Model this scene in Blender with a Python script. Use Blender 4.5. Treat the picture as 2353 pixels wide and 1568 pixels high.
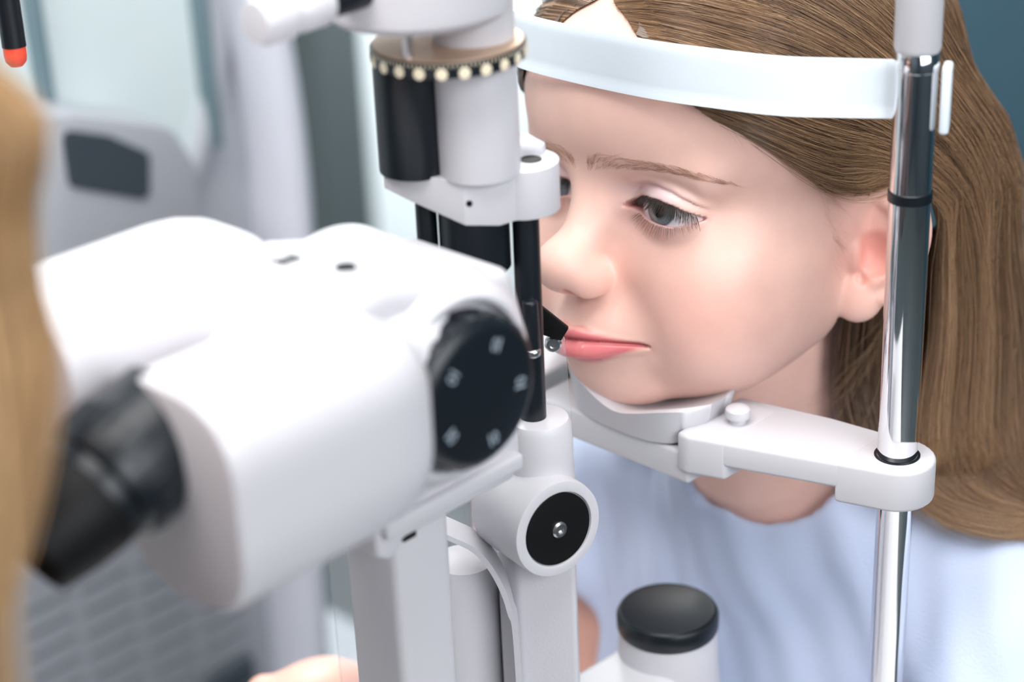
import bpy, bmesh, math, random
import numpy as np
from mathutils import Vector, Matrix

for _o in list(bpy.data.objects):
    bpy.data.objects.remove(_o, do_unlink=True)
SC = bpy.context.scene
COL = SC.collection

# ------------------------------------------------------------------ camera
IMG_W, IMG_H, F_PX = 2353.0, 1568.0, 4430.0
CAM = np.array([0.457, -0.507, 1.427])
def _camera_axes(th=45.0, p=25.0, r=2.55):
    th, p, r = (math.radians(v) for v in (th, p, r))
    fw = np.array([-math.sin(th) * math.cos(p), math.cos(th) * math.cos(p), -math.sin(p)])
    rt = np.array([math.cos(th), math.sin(th), 0.0])
    up = np.cross(rt, fw)
    return math.cos(r) * rt - math.sin(r) * up, math.sin(r) * rt + math.cos(r) * up, fw
AX_R, AX_U, AX_F = _camera_axes()
cam_data = bpy.data.cameras.new('camera')
cam_data.sensor_fit = 'HORIZONTAL'
cam_data.sensor_width = 36.0
cam_data.lens = F_PX * 36.0 / IMG_W
cam_data.clip_start = 0.02
cam_data.dof.use_dof = True
cam_data.dof.focus_distance = 0.695
cam_data.dof.aperture_fstop = 4.9
camera = bpy.data.objects.new('camera', cam_data)
COL.objects.link(camera)
camera.matrix_world = Matrix(((AX_R[0], AX_U[0], -AX_F[0], CAM[0]), (AX_R[1], AX_U[1], -AX_F[1], CAM[1]),
                              (AX_R[2], AX_U[2], -AX_F[2], CAM[2]), (0, 0, 0, 1)))
SC.camera = camera

# ------------------------------------------------------------------ light
SC.view_settings.view_transform = 'Standard'
SC.view_settings.look = 'None'
SC.view_settings.gamma = 1.0
SC.view_settings.use_curve_mapping = False
SC.view_settings.exposure = 0.15

world = bpy.data.worlds.new('room_light')
SC.world = world
world.use_nodes = True
wb = world.node_tree.nodes['Background']
wb.inputs['Color'].default_value = (0.86, 0.92, 1.0, 1)
wb.inputs['Strength'].default_value = 0.1

def area_light(name, loc, target, sx, sy, power, color):
    l = bpy.data.lights.new(name, 'AREA')
    l.shape = 'RECTANGLE'
    l.size, l.size_y, l.energy, l.color = sx, sy, power, color
    o = bpy.data.objects.new(name, l)
    COL.objects.link(o)
    o.location = loc
    o.rotation_euler = (Vector(target) - Vector(loc)).to_track_quat('-Z', 'Y').to_euler()
    return o
area_light('ceiling_area_light', (0.30, -0.20, 2.66), (0.30, -0.20, 0.0), 1.1, 1.1, 23, (1.0, 0.985, 0.97))
area_light('ceiling_area_light', (-0.05, -1.15, 2.66), (-0.05, -1.15, 0.0), 0.9, 0.9, 30, (1.0, 0.985, 0.97))
area_light('ceiling_area_light', (-1.10, 1.10, 2.66), (-1.10, 1.10, 0.0), 0.8, 0.8, 58, (1.0, 0.985, 0.97))  # added lamp, put in only to brighten the pale left wall
area_light('window_fill_light', (1.93, -0.40, 1.95), (0.0, 0.0, 1.1), 1.7, 1.3, 36, (0.95, 0.975, 1.0))
area_light('window_fill_light', (-1.20, 1.70, 1.05), (-1.6, 1.15, 0.45), 0.4, 0.9, 9, (0.95, 0.975, 1.0))  # added fill lamp out of view, lifts the pale wall near the corner
# ------------------------------------------------------------------ helpers
def mat(name, color, rough=0.5, metallic=0.0, **kw):
    m = bpy.data.materials.new(name)
    m.use_nodes = True
    b = m.node_tree.nodes['Principled BSDF']
    b.inputs['Base Color'].default_value = (*color, 1)
    b.inputs['Roughness'].default_value = rough
    b.inputs['Metallic'].default_value = metallic
    for k, v in kw.items():
        b.inputs[k.replace('_', ' ')].default_value = v
    return m

def add_noise_bump(m, scale=300.0, strength=0.1, dist=0.001, detail=3.0):
    nt = m.node_tree
    tc = nt.nodes.new('ShaderNodeTexCoord')
    no = nt.nodes.new('ShaderNodeTexNoise')
    no.inputs['Scale'].default_value = scale
    no.inputs['Detail'].default_value = detail
    bu = nt.nodes.new('ShaderNodeBump')
    bu.inputs['Strength'].default_value = strength
    bu.inputs['Distance'].default_value = dist
    nt.links.new(tc.outputs['Object'], no.inputs['Vector'])
    nt.links.new(no.outputs['Fac'], bu.inputs['Height'])
    nt.links.new(bu.outputs['Normal'], nt.nodes['Principled BSDF'].inputs['Normal'])
    return no

def add_noise_color(m, c0, c1, scale=20.0, detail=4.0):
    nt = m.node_tree
    tc = nt.nodes.new('ShaderNodeTexCoord')
    no = nt.nodes.new('ShaderNodeTexNoise')
    no.inputs['Scale'].default_value = scale
    no.inputs['Detail'].default_value = detail
    mx = nt.nodes.new('ShaderNodeMix')
    mx.data_type = 'RGBA'
    mx.inputs[6].default_value = (*c0, 1)
    mx.inputs[7].default_value = (*c1, 1)
    nt.links.new(tc.outputs['Object'], no.inputs['Vector'])
    nt.links.new(no.outputs['Fac'], mx.inputs[0])
    nt.links.new(mx.outputs[2], nt.nodes['Principled BSDF'].inputs['Base Color'])

def tag(o, label=None, cat=None, group=None, kind=None):
    if label: o['label'] = label
    if cat: o['category'] = cat
    if group: o['group'] = group
    if kind: o['kind'] = kind
    return o

def thing(name, label, cat, loc=(0, 0, 0), group=None):
    o = bpy.data.objects.new(name, None)
    o.empty_display_size = 0.05
    COL.objects.link(o)
    o.location = loc
    return tag(o, label, cat, group)

def link(name, me, m, parent=None, smooth=True):
    """one mesh object; vertices are in world space, the parent's own offset is taken out"""
    o = bpy.data.objects.new(name, me)
    COL.objects.link(o)
    if m is not None:
        me.materials.append(m)
    if smooth and len(me.polygons):
        me.polygons.foreach_set('use_smooth', [True] * len(me.polygons))
    if parent is not None:
        o.parent = parent
        p, off = parent, Vector((0, 0, 0))
        while p is not None:
            off += p.location
            p = p.parent
        me.transform(Matrix.Translation(-off))
    me.update()
    return o

def bm_obj(name, bm, m, parent=None, smooth=True, angle=0.6):
    me = bpy.data.meshes.new(name)
    bmesh.ops.recalc_face_normals(bm, faces=bm.faces[:])
    bm.to_mesh(me)
    bm.free()
    o = link(name, me, m, parent, smooth)
    if smooth:
        me.set_sharp_from_angle(angle=angle)
    return o

def frame(axis):
    """orthonormal basis whose third column is axis"""
    w = Vector(axis).normalized()
    h = Vector((0, 0, 1)) if abs(w.z) < 0.9 else Vector((0, 1, 0))
    u = h.cross(w).normalized()
    v = w.cross(u)
    return u, v, w

def add_lathe(bm, origin, axis, prof, n=48, cap=True):
    """profile [(radius, height along axis)]"""
    u, v, w = frame(axis)
    o = Vector(origin)
    rings = []
    for r, h in prof:
        if r < 1e-6:
            rings.append([bm.verts.new(o + w * h)])
        else:
            rings.append([bm.verts.new(o + w * h + (u * math.cos(2 * math.pi * i / n) + v * math.sin(2 * math.pi * i / n)) * r) for i in range(n)])
    for a, b in zip(rings, rings[1:]):
        if len(a) == 1 and len(b) == 1:
            continue
        for i in range(n):
            j = (i + 1) % n
            if len(a) == 1:
                bm.faces.new((a[0], b[i], b[j]))
            elif len(b) == 1:
                bm.faces.new((a[i], a[j], b[0]))
            else:
                bm.faces.new((a[i], a[j], b[j], b[i]))
    if cap:
        if len(rings[0]) > 1: bm.faces.new(rings[0][::-1])
        if len(rings[-1]) > 1: bm.faces.new(rings[-1])

def cyl_profile(r, h0, h1, b=0.001, seg=4):
    """bevelled cylinder profile"""
    p = [(0.0, h0)]
    for i in range(seg + 1):
        a = math.pi / 2 * i / seg
        p.append((r - b + b * math.sin(a), h0 + b - b * math.cos(a)))
    for i in range(seg + 1):
        a = math.pi / 2 * i / seg
        p.append((r - b + b * math.cos(a), h1 - b + b * math.sin(a)))
    p.append((0.0, h1))
    return p

def lathe(name, origin, axis, prof, m, parent=None, n=48):
    bm = bmesh.new()
    add_lathe(bm, origin, axis, prof, n, cap=False)
    return bm_obj(name, bm, m, parent)

def cyl(name, origin, axis, r, h0, h1, m, parent=None, b=0.001, n=48):
    return lathe(name, origin, axis, cyl_profile(r, h0, h1, b), m, parent, n)

def bevel_bm(bm, width, seg=3, ang=0.5):
    bmesh.ops.recalc_face_normals(bm, faces=bm.faces[:])
    es = [e for e in bm.edges if len(e.link_faces) == 2 and e.calc_face_angle(0) > ang]
    if es and width > 0:
        bmesh.ops.bevel(bm, geom=es, offset=width, offset_type='OFFSET', segments=seg, profile=0.5, affect='EDGES', clamp_overlap=True)

def add_box(bm, c, size, ax=(1, 0, 0), ay=(0, 1, 0), az=(0, 0, 1)):
    c, ax, ay, az = Vector(c), Vector(ax), Vector(ay), Vector(az)
    v = []
    for i in (-0.5, 0.5):
        for j in (-0.5, 0.5):
            for k in (-0.5, 0.5):
                v.append(bm.verts.new(c + ax * size[0] * i + ay * size[1] * j + az * size[2] * k))
    for f in ((0, 1, 3, 2), (4, 6, 7, 5), (0, 4, 5, 1), (2, 3, 7, 6), (0, 2, 6, 4), (1, 5, 7, 3)):
        bm.faces.new([v[i] for i in f])

def box(name, c, size, m, parent=None, b=0.002, seg=3, ax=(1, 0, 0), ay=(0, 1, 0), az=(0, 0, 1)):
    bm = bmesh.new()
    add_box(bm, c, size, ax, ay, az)
    bevel_bm(bm, b, seg)
    return bm_obj(name, bm, m, parent)

def rot_box(name, c, size, yaw, m, parent=None, b=0.002, seg=3):
    a = math.radians(yaw)
    return box(name, c, size, m, parent, b, seg, (math.cos(a), math.sin(a), 0), (-math.sin(a), math.cos(a), 0))

def prism(name, pts, z0, z1, m, parent=None, b=0.002, seg=3, ex=(1, 0, 0), ey=(0, 1, 0), ez=(0, 0, 1), o=(0, 0, 0), ang=0.5):
    """polygon pts (2D in ex, ey) extruded along ez"""
    bm = bmesh.new()
    ex, ey, ez, o = Vector(ex), Vector(ey), Vector(ez), Vector(o)
    lo = [bm.verts.new(o + ex * x + ey * y + ez * z0) for x, y in pts]
    hi = [bm.verts.new(o + ex * x + ey * y + ez * z1) for x, y in pts]
    n = len(pts)
    bm.faces.new(lo[::-1]); bm.faces.new(hi)
    for i in range(n):
        j = (i + 1) % n
        bm.faces.new((lo[i], lo[j], hi[j], hi[i]))
    bevel_bm(bm, b, seg, ang)
    return bm_obj(name, bm, m, parent)

def round_poly(pts, radii, seg=8):
    """2D polygon with rounded corners"""
    out, n = [], len(pts)
    for i in range(n):
        p0, p1, p2 = (Vector(pts[k % n]) for k in (i - 1, i, i + 1))
        r = radii[i] if hasattr(radii, '__len__') else radii
        if r <= 0:
            out.append((p1.x, p1.y)); continue
        a, c = (p0 - p1).normalized(), (p2 - p1).normalized()
        half = math.acos(max(-1, min(1, a.dot(c)))) / 2
        t = min(r / math.tan(half), (p0 - p1).length * 0.49, (p2 - p1).length * 0.49)
        q0, q2 = p1 + a * t, p1 + c * t
        for k in range(seg + 1):
            s = k / seg
            q = q0 * (1 - s) ** 2 + p1 * 2 * s * (1 - s) + q2 * s * s
            out.append((q.x, q.y))
    return out

def catmull(pts, n):
    P = np.asarray(pts, float)
    P = np.vstack([2 * P[0] - P[1], P, 2 * P[-1] - P[-2]])
    k = len(P) - 3
    t = np.linspace(0, k, n)
    i = np.minimum(t.astype(int), k - 1)
    u = (t - i)[:, None]
    a, b, c, d = P[i], P[i + 1], P[i + 2], P[i + 3]
    return 0.5 * (2 * b + (c - a) * u + (2 * a - 5 * b + 4 * c - d) * u ** 2 + (3 * b - a - 3 * c + d) * u ** 3)

def sweep(name, path, sect, m, parent=None, up=(0, 0, 1), closed_sect=True):
    """sweep a 2D section [(side, up)] along a 3D path"""
    bm = bmesh.new()
    P = [Vector(p) for p in path]
    up = Vector(up)
    rings = []
    for i, p in enumerate(P):
        t = (P[min(i + 1, len(P) - 1)] - P[max(i - 1, 0)]).normalized()
        s = t.cross(up).normalized()
        u = s.cross(t)
        rings.append([bm.verts.new(p + s * x + u * y) for x, y in sect])
    n = len(sect)
    for a, b in zip(rings, rings[1:]):
        for i in range(n if closed_sect else n - 1):
            j = (i + 1) % n
            bm.faces.new((a[i], a[j], b[j], b[i]))
    if closed_sect:
        bm.faces.new(rings[0][::-1]); bm.faces.new(rings[-1])
    return bm_obj(name, bm, m, parent)

def tube(name, path, r, m, parent=None, n=16):
    return sweep(name, path, [(r * math.cos(2 * math.pi * i / n), r * math.sin(2 * math.pi * i / n)) for i in range(n)], m, parent,
                 up=(0.13, 0.21, 0.97) if abs((Vector(path[-1]) - Vector(path[0])).normalized().z) < 0.9 else (0.9, 0.3, 0.1))

def strands_mesh(name, S, radius, taper=0.35, sides=3, shade=None):
    """S: (n, k, 3) strand polylines in world space -> thin tubes; shade: (n,) tint value per strand"""
    S = np.asarray(S, float)
    n, k, _ = S.shape
    T = np.gradient(S, axis=1)
    T /= np.linalg.norm(T, axis=2, keepdims=True) + 1e-12
    ref = np.array([0.31, 0.52, 0.79])
    A = np.cross(T, ref); A /= np.linalg.norm(A, axis=2, keepdims=True) + 1e-12
    B = np.cross(T, A)
    rad = (np.asarray(radius) * np.ones(n))[:, None] * (1 - (1 - taper) * np.linspace(0, 1, k) ** 2)[None]
    V = np.empty((n, k, sides, 3))
    for s in range(sides):
        a = 2 * math.pi * s / sides
        V[:, :, s] = S + (A * math.cos(a) + B * math.sin(a)) * rad[:, :, None]
    idx = np.arange(n * k * sides).reshape(n, k, sides)
    q = []
    for s in range(sides):
        s2 = (s + 1) % sides
        q.append(np.stack([idx[:, :-1, s], idx[:, :-1, s2], idx[:, 1:, s2], idx[:, 1:, s]], -1).reshape(-1, 4))
    return V.reshape(-1, 3), np.concatenate(q), (np.repeat(shade, k * sides) if shade is not None else None)

def mesh_np(name, V, Fq, attrs=None):
    """mesh from numpy vertices and quads (n,4) or list of face arrays"""
    me = bpy.data.meshes.new(name)
    fl = Fq if isinstance(Fq, list) else [Fq]
    nl = sum(f.size for f in fl); nf = sum(len(f) for f in fl)
    me.vertices.add(len(V)); me.loops.add(nl); me.polygons.add(nf)
    me.vertices.foreach_set('co', np.ascontiguousarray(V, np.float32).ravel())
    me.loops.foreach_set('vertex_index', np.concatenate([f.ravel() for f in fl]).astype(np.int32))
    tot = np.concatenate([np.full(len(f), f.shape[1]) for f in fl]).astype(np.int32)
    me.polygons.foreach_set('loop_start', np.concatenate([[0], np.cumsum(tot)[:-1]]).astype(np.int32))
    me.polygons.foreach_set('loop_total', tot)
    me.update(calc_edges=True)
    for k, a in (attrs or {}).items():
        if a.ndim == 1:
            at = me.attributes.new(k, 'FLOAT', 'POINT'); at.data.foreach_set('value', a.astype(np.float32))
        else:
            at = me.color_attributes.new(k, 'FLOAT_COLOR', 'POINT')
            at.data.foreach_set('color', np.hstack([a, np.ones((len(a), 1))]).astype(np.float32).ravel())
    me.validate()
    return me
# ------------------------------------------------------------------ implicit surfaces (millimetres)
def smin(a, b, k):
    h = np.clip(0.5 + 0.5 * (b - a) / k, 0, 1)
    return b + (a - b) * h - k * h * (1 - h)
def smax(a, b, k):
    return -smin(-a, -b, k)
def ell(p, c, r, R=None):
    q = p - np.asarray(c, np.float32)
    if R is not None:
        q = q @ np.asarray(R, np.float32)
    r = np.asarray(r, np.float32)
    k0 = np.sqrt(((q / r) ** 2).sum(1)); k1 = np.sqrt(((q / (r * r)) ** 2).sum(1)) + 1e-9
    return k0 * (k0 - 1) / k1
def cap(p, a, b, ra, rb):
    a = np.asarray(a, np.float32); ab = np.asarray(b, np.float32) - a
    q = p - a
    t = np.clip((q @ ab) / (ab @ ab), 0, 1)
    return np.sqrt(((q - t[:, None] * ab) ** 2).sum(1)) - (ra + (rb - ra) * t)
def poly(p, pts, rad):
    d = None
    for i in range(len(pts) - 1):
        e = cap(p, pts[i], pts[i + 1], rad[i], rad[i + 1])
        d = e if d is None else np.minimum(d, e)
    return d
def near(p, c, r):
    return ((p - np.asarray(c, np.float32)) ** 2).sum(1) < r * r

def axis_coords(spans):
    """spans [(start, stop, step)] in order -> coordinates"""
    out = []
    for a, b, s in spans:
        n = max(1, int(round((b - a) / s)))
        out.append(np.linspace(a, b, n, endpoint=False))
    out.append([spans[-1][1]])
    return np.concatenate(out).astype(np.float32)

def evaluate(fn, P, chunk=400000):
    out = np.empty(len(P), np.float32)
    for i in range(0, len(P), chunk):
        out[i:i + chunk] = fn(P[i:i + chunk])
    return out

def sdf_mesh(fn, xs, ys, zs, sub=4, project=2):
    nx, ny, nz = len(xs), len(ys), len(zs)
    ci = [np.unique(np.append(np.arange(0, n, sub), n - 1)) for n in (nx, ny, nz)]
    G = np.stack(np.meshgrid(xs[ci[0]], ys[ci[1]], zs[ci[2]], indexing='ij'), -1).reshape(-1, 3)
    D = evaluate(fn, G).reshape([len(c) for c in ci])
    for ax, (c, n) in enumerate(zip(ci, (nx, ny, nz))):      # linear upsampling by index
        i = np.clip(np.searchsorted(c, np.arange(n), side='right') - 1, 0, len(c) - 2)
        t = ((np.arange(n) - c[i]) / (c[i + 1] - c[i])).astype(np.float32)
        sh = [1, 1, 1]; sh[ax] = n; t = t.reshape(sh)
        D = np.take(D, i, ax) * (1 - t) + np.take(D, i + 1, ax) * t
    hx, hy, hz = (np.gradient(a) for a in (xs, ys, zs))
    cell = np.maximum(np.maximum(hx[:, None, None], hy[None, :, None]), hz[None, None, :])
    m = np.abs(D) < cell * sub * 1.3 + 2.0
    I = np.nonzero(m)
    D[I] = evaluate(fn, np.stack([xs[I[0]], ys[I[1]], zs[I[2]]], -1))
    S = D < 0
    c8 = [(i, j, k) for i in (0, 1) for j in (0, 1) for k in (0, 1)]
    cnt = np.zeros((nx - 1, ny - 1, nz - 1), np.int8)
    for i, j, k in c8:
        cnt += S[i:nx - 1 + i, j:ny - 1 + j, k:nz - 1 + k]
    act = (cnt > 0) & (cnt < 8)
    A = np.stack(np.nonzero(act), -1)
    vid = -np.ones(act.shape, np.int32); vid[act] = np.arange(len(A))
    pos = np.zeros((len(A), 3)); w = np.zeros(len(A))
    co = (xs, ys, zs)
    for i, j, k in c8:
        for ax in range(3):
            o = [i, j, k]
            if o[ax]: continue
            e = list(o); e[ax] = 1
            d0 = D[A[:, 0] + o[0], A[:, 1] + o[1], A[:, 2] + o[2]]; d1 = D[A[:, 0] + e[0], A[:, 1] + e[1], A[:, 2] + e[2]]
            x = (d0 < 0) != (d1 < 0)
            t = d0 / np.where(x, d0 - d1, 1)
            for q in range(3):
                p0 = co[q][A[:, q] + o[q]]; p1 = co[q][A[:, q] + e[q]]
                pos[:, q] += np.where(x, p0 + (p1 - p0) * t, 0)
            w += x
    pos /= w[:, None]
    quads = []
    for ax in range(3):
        a, b = [q for q in range(3) if q != ax]
        sl0 = [slice(None)] * 3; sl1 = [slice(None)] * 3
        sl0[ax] = slice(0, -1); sl1[ax] = slice(1, None)
        s0, s1 = S[tuple(sl0)], S[tuple(sl1)]
        inner = np.zeros(s0.shape, bool)
        isl = [slice(None)] * 3; isl[a] = slice(1, -1); isl[b] = slice(1, -1)
        inner[tuple(isl)] = True
        E = np.stack(np.nonzero((s0 != s1) & inner), -1)
        if not len(E): continue
        flip = s0[E[:, 0], E[:, 1], E[:, 2]]
        def v(da, db):
            q = E.copy(); q[:, a] += da; q[:, b] += db
            return vid[q[:, 0], q[:, 1], q[:, 2]]
        Q = np.stack([v(-1, -1), v(0, -1), v(0, 0), v(-1, 0)], -1)
        f = flip if ax != 1 else ~flip
        Q[~f] = Q[~f][:, ::-1]
        quads.append(Q)
    Q = np.concatenate(quads)
    P = pos.astype(np.float32)
    for _ in range(project):
        d, g = sdf_grad(fn, P)
        g2 = np.maximum((g ** 2).sum(1), 0.3)
        st = np.clip(d / g2, -1.0, 1.0)
        P = P - (st[:, None] * g).astype(np.float32)
    return P, Q
def sdf_grad(fn, P, e=0.25):
    K = np.array([(1, -1, -1), (-1, -1, 1), (-1, 1, -1), (1, 1, 1)], np.float32)
    v = [evaluate(fn, P + K[i] * e) for i in range(4)]
    g = sum(K[i][None] * v[i][:, None] for i in range(4)) / (4 * e)
    return sum(v) / 4, g
# ------------------------------------------------------------------ shared materials
M_WHITE = mat('white_plastic', (0.575, 0.56, 0.59), 0.38); add_noise_bump(M_WHITE, 1400, 0.05, 0.0003)
M_WHITE_TEX = mat('white_grained_plastic', (0.575, 0.56, 0.59), 0.5); add_noise_bump(M_WHITE_TEX, 900, 0.16, 0.0005)
M_BAND = mat('white_band', (0.78, 0.85, 0.91), 0.3); add_noise_bump(M_BAND, 200, 0.03, 0.0005)
M_BLACK = mat('black_plastic', (0.006, 0.009, 0.013), 0.34, Specular_IOR_Level=0.4); add_noise_bump(M_BLACK, 1500, 0.05, 0.0003)
M_BLACK_MATT = mat('matt_black', (0.003, 0.003, 0.0035), 0.55, Specular_IOR_Level=0.2); add_noise_bump(M_BLACK_MATT, 1200, 0.1, 0.0003)
M_CHROME = mat('chrome', (0.78, 0.78, 0.80), 0.06, 1.0); add_noise_bump(M_CHROME, 60, 0.01, 0.0005)
M_STEEL = mat('brushed_steel', (0.62, 0.62, 0.63), 0.28, 1.0); add_noise_bump(M_STEEL, 900, 0.1, 0.0002)
M_BRONZE = mat('bronze_anodised', (0.55, 0.38, 0.27), 0.45, 0.4); add_noise_bump(M_BRONZE, 900, 0.1, 0.0002)
M_CREAM = mat('cream_ink', (0.80, 0.70, 0.52), 0.5); add_noise_bump(M_CREAM, 900, 0.05, 0.0002)
M_GREYMARK = mat('pale_ink', (0.30, 0.35, 0.40), 0.5); add_noise_bump(M_GREYMARK, 900, 0.05, 0.0002)
M_RED = mat('red_rubber', (0.86, 0.085, 0.045), 0.4); add_noise_bump(M_RED, 900, 0.05, 0.0002)
M_CLEAR = mat('clear_acrylic', (0.97, 0.985, 1.0), 0.03, Transmission_Weight=0.9, IOR=1.4); add_noise_bump(M_CLEAR, 35, 0.02, 0.0004)
M_GLASS_LENS = mat('lens_glass', (0.05, 0.07, 0.09), 0.05, Coat_Weight=1.0); add_noise_bump(M_GLASS_LENS, 35, 0.01, 0.0002)
# ------------------------------------------------------------------ room
def plane_box(name, c, size, m, **kw):
    o = box(name, c, size, m, None, 0, 1)
    tag(o, kind='structure')
    return o
M_WALL = mat('pale_aqua_wall', (0.86, 0.94, 0.95), 0.7); add_noise_bump(M_WALL, 120, 0.06, 0.001)
M_TEAL = mat('teal_wall', (0.026, 0.07, 0.098), 0.6); add_noise_bump(M_TEAL, 120, 0.06, 0.001)
M_PILLAR = mat('grey_blue_post', (0.075, 0.095, 0.10), 0.55); add_noise_bump(M_PILLAR, 120, 0.06, 0.001)
M_DARKWALL = mat('dark_blue_grey_wall', (0.05, 0.065, 0.08), 0.6); add_noise_bump(M_DARKWALL, 120, 0.06, 0.001)
M_FRAME = mat('window_frame', (0.75, 0.76, 0.78), 0.5); add_noise_bump(M_FRAME, 120, 0.06, 0.001)
M_DAY_FILL = mat('daylight_fill_pane', (0.8, 0.85, 0.9), 0.2, Emission_Color=(0.92, 0.96, 1.0, 1), Emission_Strength=2.5); add_noise_bump(M_DAY_FILL, 20, 0.01, 0.001)
M_FLOOR = mat('floor', (0.06, 0.075, 0.08), 0.4); add_noise_color(M_FLOOR, (0.05, 0.065, 0.07), (0.075, 0.09, 0.095), 6); add_noise_bump(M_FLOOR, 60, 0.05, 0.001)
M_CEIL = mat('ceiling', (0.42, 0.43, 0.44), 0.8); add_noise_bump(M_CEIL, 90, 0.05, 0.001)
plane_box('floor', (0.15, -0.1, -0.05), (3.7, 3.9, 0.1), M_FLOOR)
plane_box('wall_left', (-1.65, -0.1, 1.35), (0.1, 3.8, 2.7), M_WALL)
plane_box('wall_back', (0.15, 1.80, 1.35), (3.6, 0.1, 2.7), M_TEAL)
plane_box('wall_right', (2.00, -0.1, 1.35), (0.1, 3.8, 2.7), M_DARKWALL)
plane_box('wall_front', (0.15, -2.00, 1.35), (3.6, 0.1, 2.7), M_DARKWALL)
plane_box('ceiling', (0.15, -0.1, 2.75), (3.7, 3.9, 0.1), M_CEIL)
win = box('window_1', (1.947, -0.40, 1.95), (0.006, 1.78, 1.38), M_FRAME, None, 0.002)
tag(win, kind='structure')
box('window_pane', (1.942, -0.40, 1.95), (0.006, 1.70, 1.30), M_DAY_FILL, win, 0)
plane_box('trim_1', (-1.54, 1.125, 1.35), (0.12, 0.085, 2.7), M_PILLAR)
fill_win = box('added_fill_window', (-1.20, 1.746, 1.05), (0.50, 0.006, 1.00), M_FRAME, None, 0.002)  # invented window, out of view, goes with the added fill lamp
tag(fill_win, kind='structure')
box('window_pane', (-1.20, 1.742, 1.05), (0.42, 0.006, 0.92), M_DAY_FILL, fill_win, 0)
# ------------------------------------------------------------------ girl: head frame (mm: x her left, f forward, z up, origin between the pupils)
def euler_mat(rx, ry, rz):
    rx, ry, rz = (math.radians(v) for v in (rx, ry, rz))
    return np.array(Matrix.Rotation(rz, 3, 'Z') @ Matrix.Rotation(ry, 3, 'Y') @ Matrix.Rotation(rx, 3, 'X'))
HEAD_M, HEAD_T = euler_mat(-7.5, -4.9, -4.5), np.array([0, 0, 1.167])
def h2w(P):
    P = np.asarray(P, float)
    return (P * np.array([1, -1, 1]) / 1000.0) @ HEAD_M.T + HEAD_T

EYE_C, EYE_R, LID_R = (28.3, -14.0, -0.4), 13.4, 14.9
UP_X = [12.5, 14.2, 16.8, 20.0, 23.8, 30.5, 36.8, 41.0, 43.0, 44.5]
UP_Z = [-0.6, 0.2, 2.0, 3.5, 4.3, 4.1, 2.3, -0.3, -2.2, -3.2]
LO_X = [12.5, 14.2, 16.0, 19.2, 23.0, 27.1, 31.9, 35.7, 39.5, 41.7, 43.0, 44.5]
LO_Z = [-0.6, -0.8, -1.2, -2.2, -3.2, -4.2, -5.2, -5.5, -4.6, -3.7, -2.8, -3.2]
CREASE = [(15.5, 3.4), (17.5, 6.0), (20.5, 7.9), (24, 8.9), (29, 8.6), (35, 7.0), (40.5, 3.8), (44.5, 0.2)]
LIP_LINE = [(0, 17.3, -51.9), (5, 16.6, -51.5), (10, 13.4, -51.5), (15, 9.4, -51.6), (20, 4.6, -51.9), (23.5, 1.0, -52.2), (26.5, -2.0, -52.9)]
def smooth_path(pts, rad, n):
    t = _catmull_np(np.column_stack([np.asarray(pts, float), rad]), n)
    return t[:, :3].astype(np.float32), t[:, 3]
def _catmull_np(P, n):
    P = np.vstack([2 * P[0] - P[1], P, 2 * P[-1] - P[-2]]); k = len(P) - 3
    t = np.linspace(0, k, n); i = np.minimum(t.astype(int), k - 1); u = (t - i)[:, None]
    a, b, c, d = P[i], P[i + 1], P[i + 2], P[i + 3]
    return 0.5 * (2 * b + (c - a) * u + (2 * a - 5 * b + 4 * c - d) * u ** 2 + (3 * b - a - 3 * c + d) * u ** 3)
LIP_UP, LIP_UP_R = smooth_path([(0, 15.8, -49.4), (4.5, 15.2, -48.9), (10, 11.4, -50.0), (16, 5.2, -50.8), (22, -1.0, -51.8)], [2.2, 2.2, 1.3, 0.5, 0.3], 13)
LIP_LO, LIP_LO_R = smooth_path([(0, 13.6, -56.7), (6, 12.7, -56.3), (12, 9.4, -55.3), (18, 4.6, -54.2), (22.5, 0.6, -53.6), (25, -2.0, -53.6)], [4.6, 4.4, 3.6, 2.5, 1.4, 0.7], 14)
LIP_GR, LIP_GR_R = smooth_path([(a, b + 0.2, c) for a, b, c in LIP_LINE], [0.8, 0.85, 0.85, 0.85, 0.8, 0.8, 0.6], 16)
_na = math.radians(24)
NOSTRIL_R = np.array([[1, 0, 0], [0, math.cos(_na), -math.sin(_na)], [0, math.sin(_na), math.cos(_na)]])
EAR_C = (69.5, -82.0, -20.0)
EAR_W, EAR_N = np.array([0.77, -0.64, -0.05]), np.array([0.64, 0.77, 0.05])
EAR_W /= np.linalg.norm(EAR_W)
EAR_N -= EAR_W * (EAR_N @ EAR_W); EAR_N /= np.linalg.norm(EAR_N)
EAR_U = np.array([0.10, -0.16, 0.98]); EAR_U -= EAR_W * (EAR_U @ EAR_W) + EAR_N * (EAR_U @ EAR_N); EAR_U /= np.linalg.norm(EAR_U)

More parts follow.
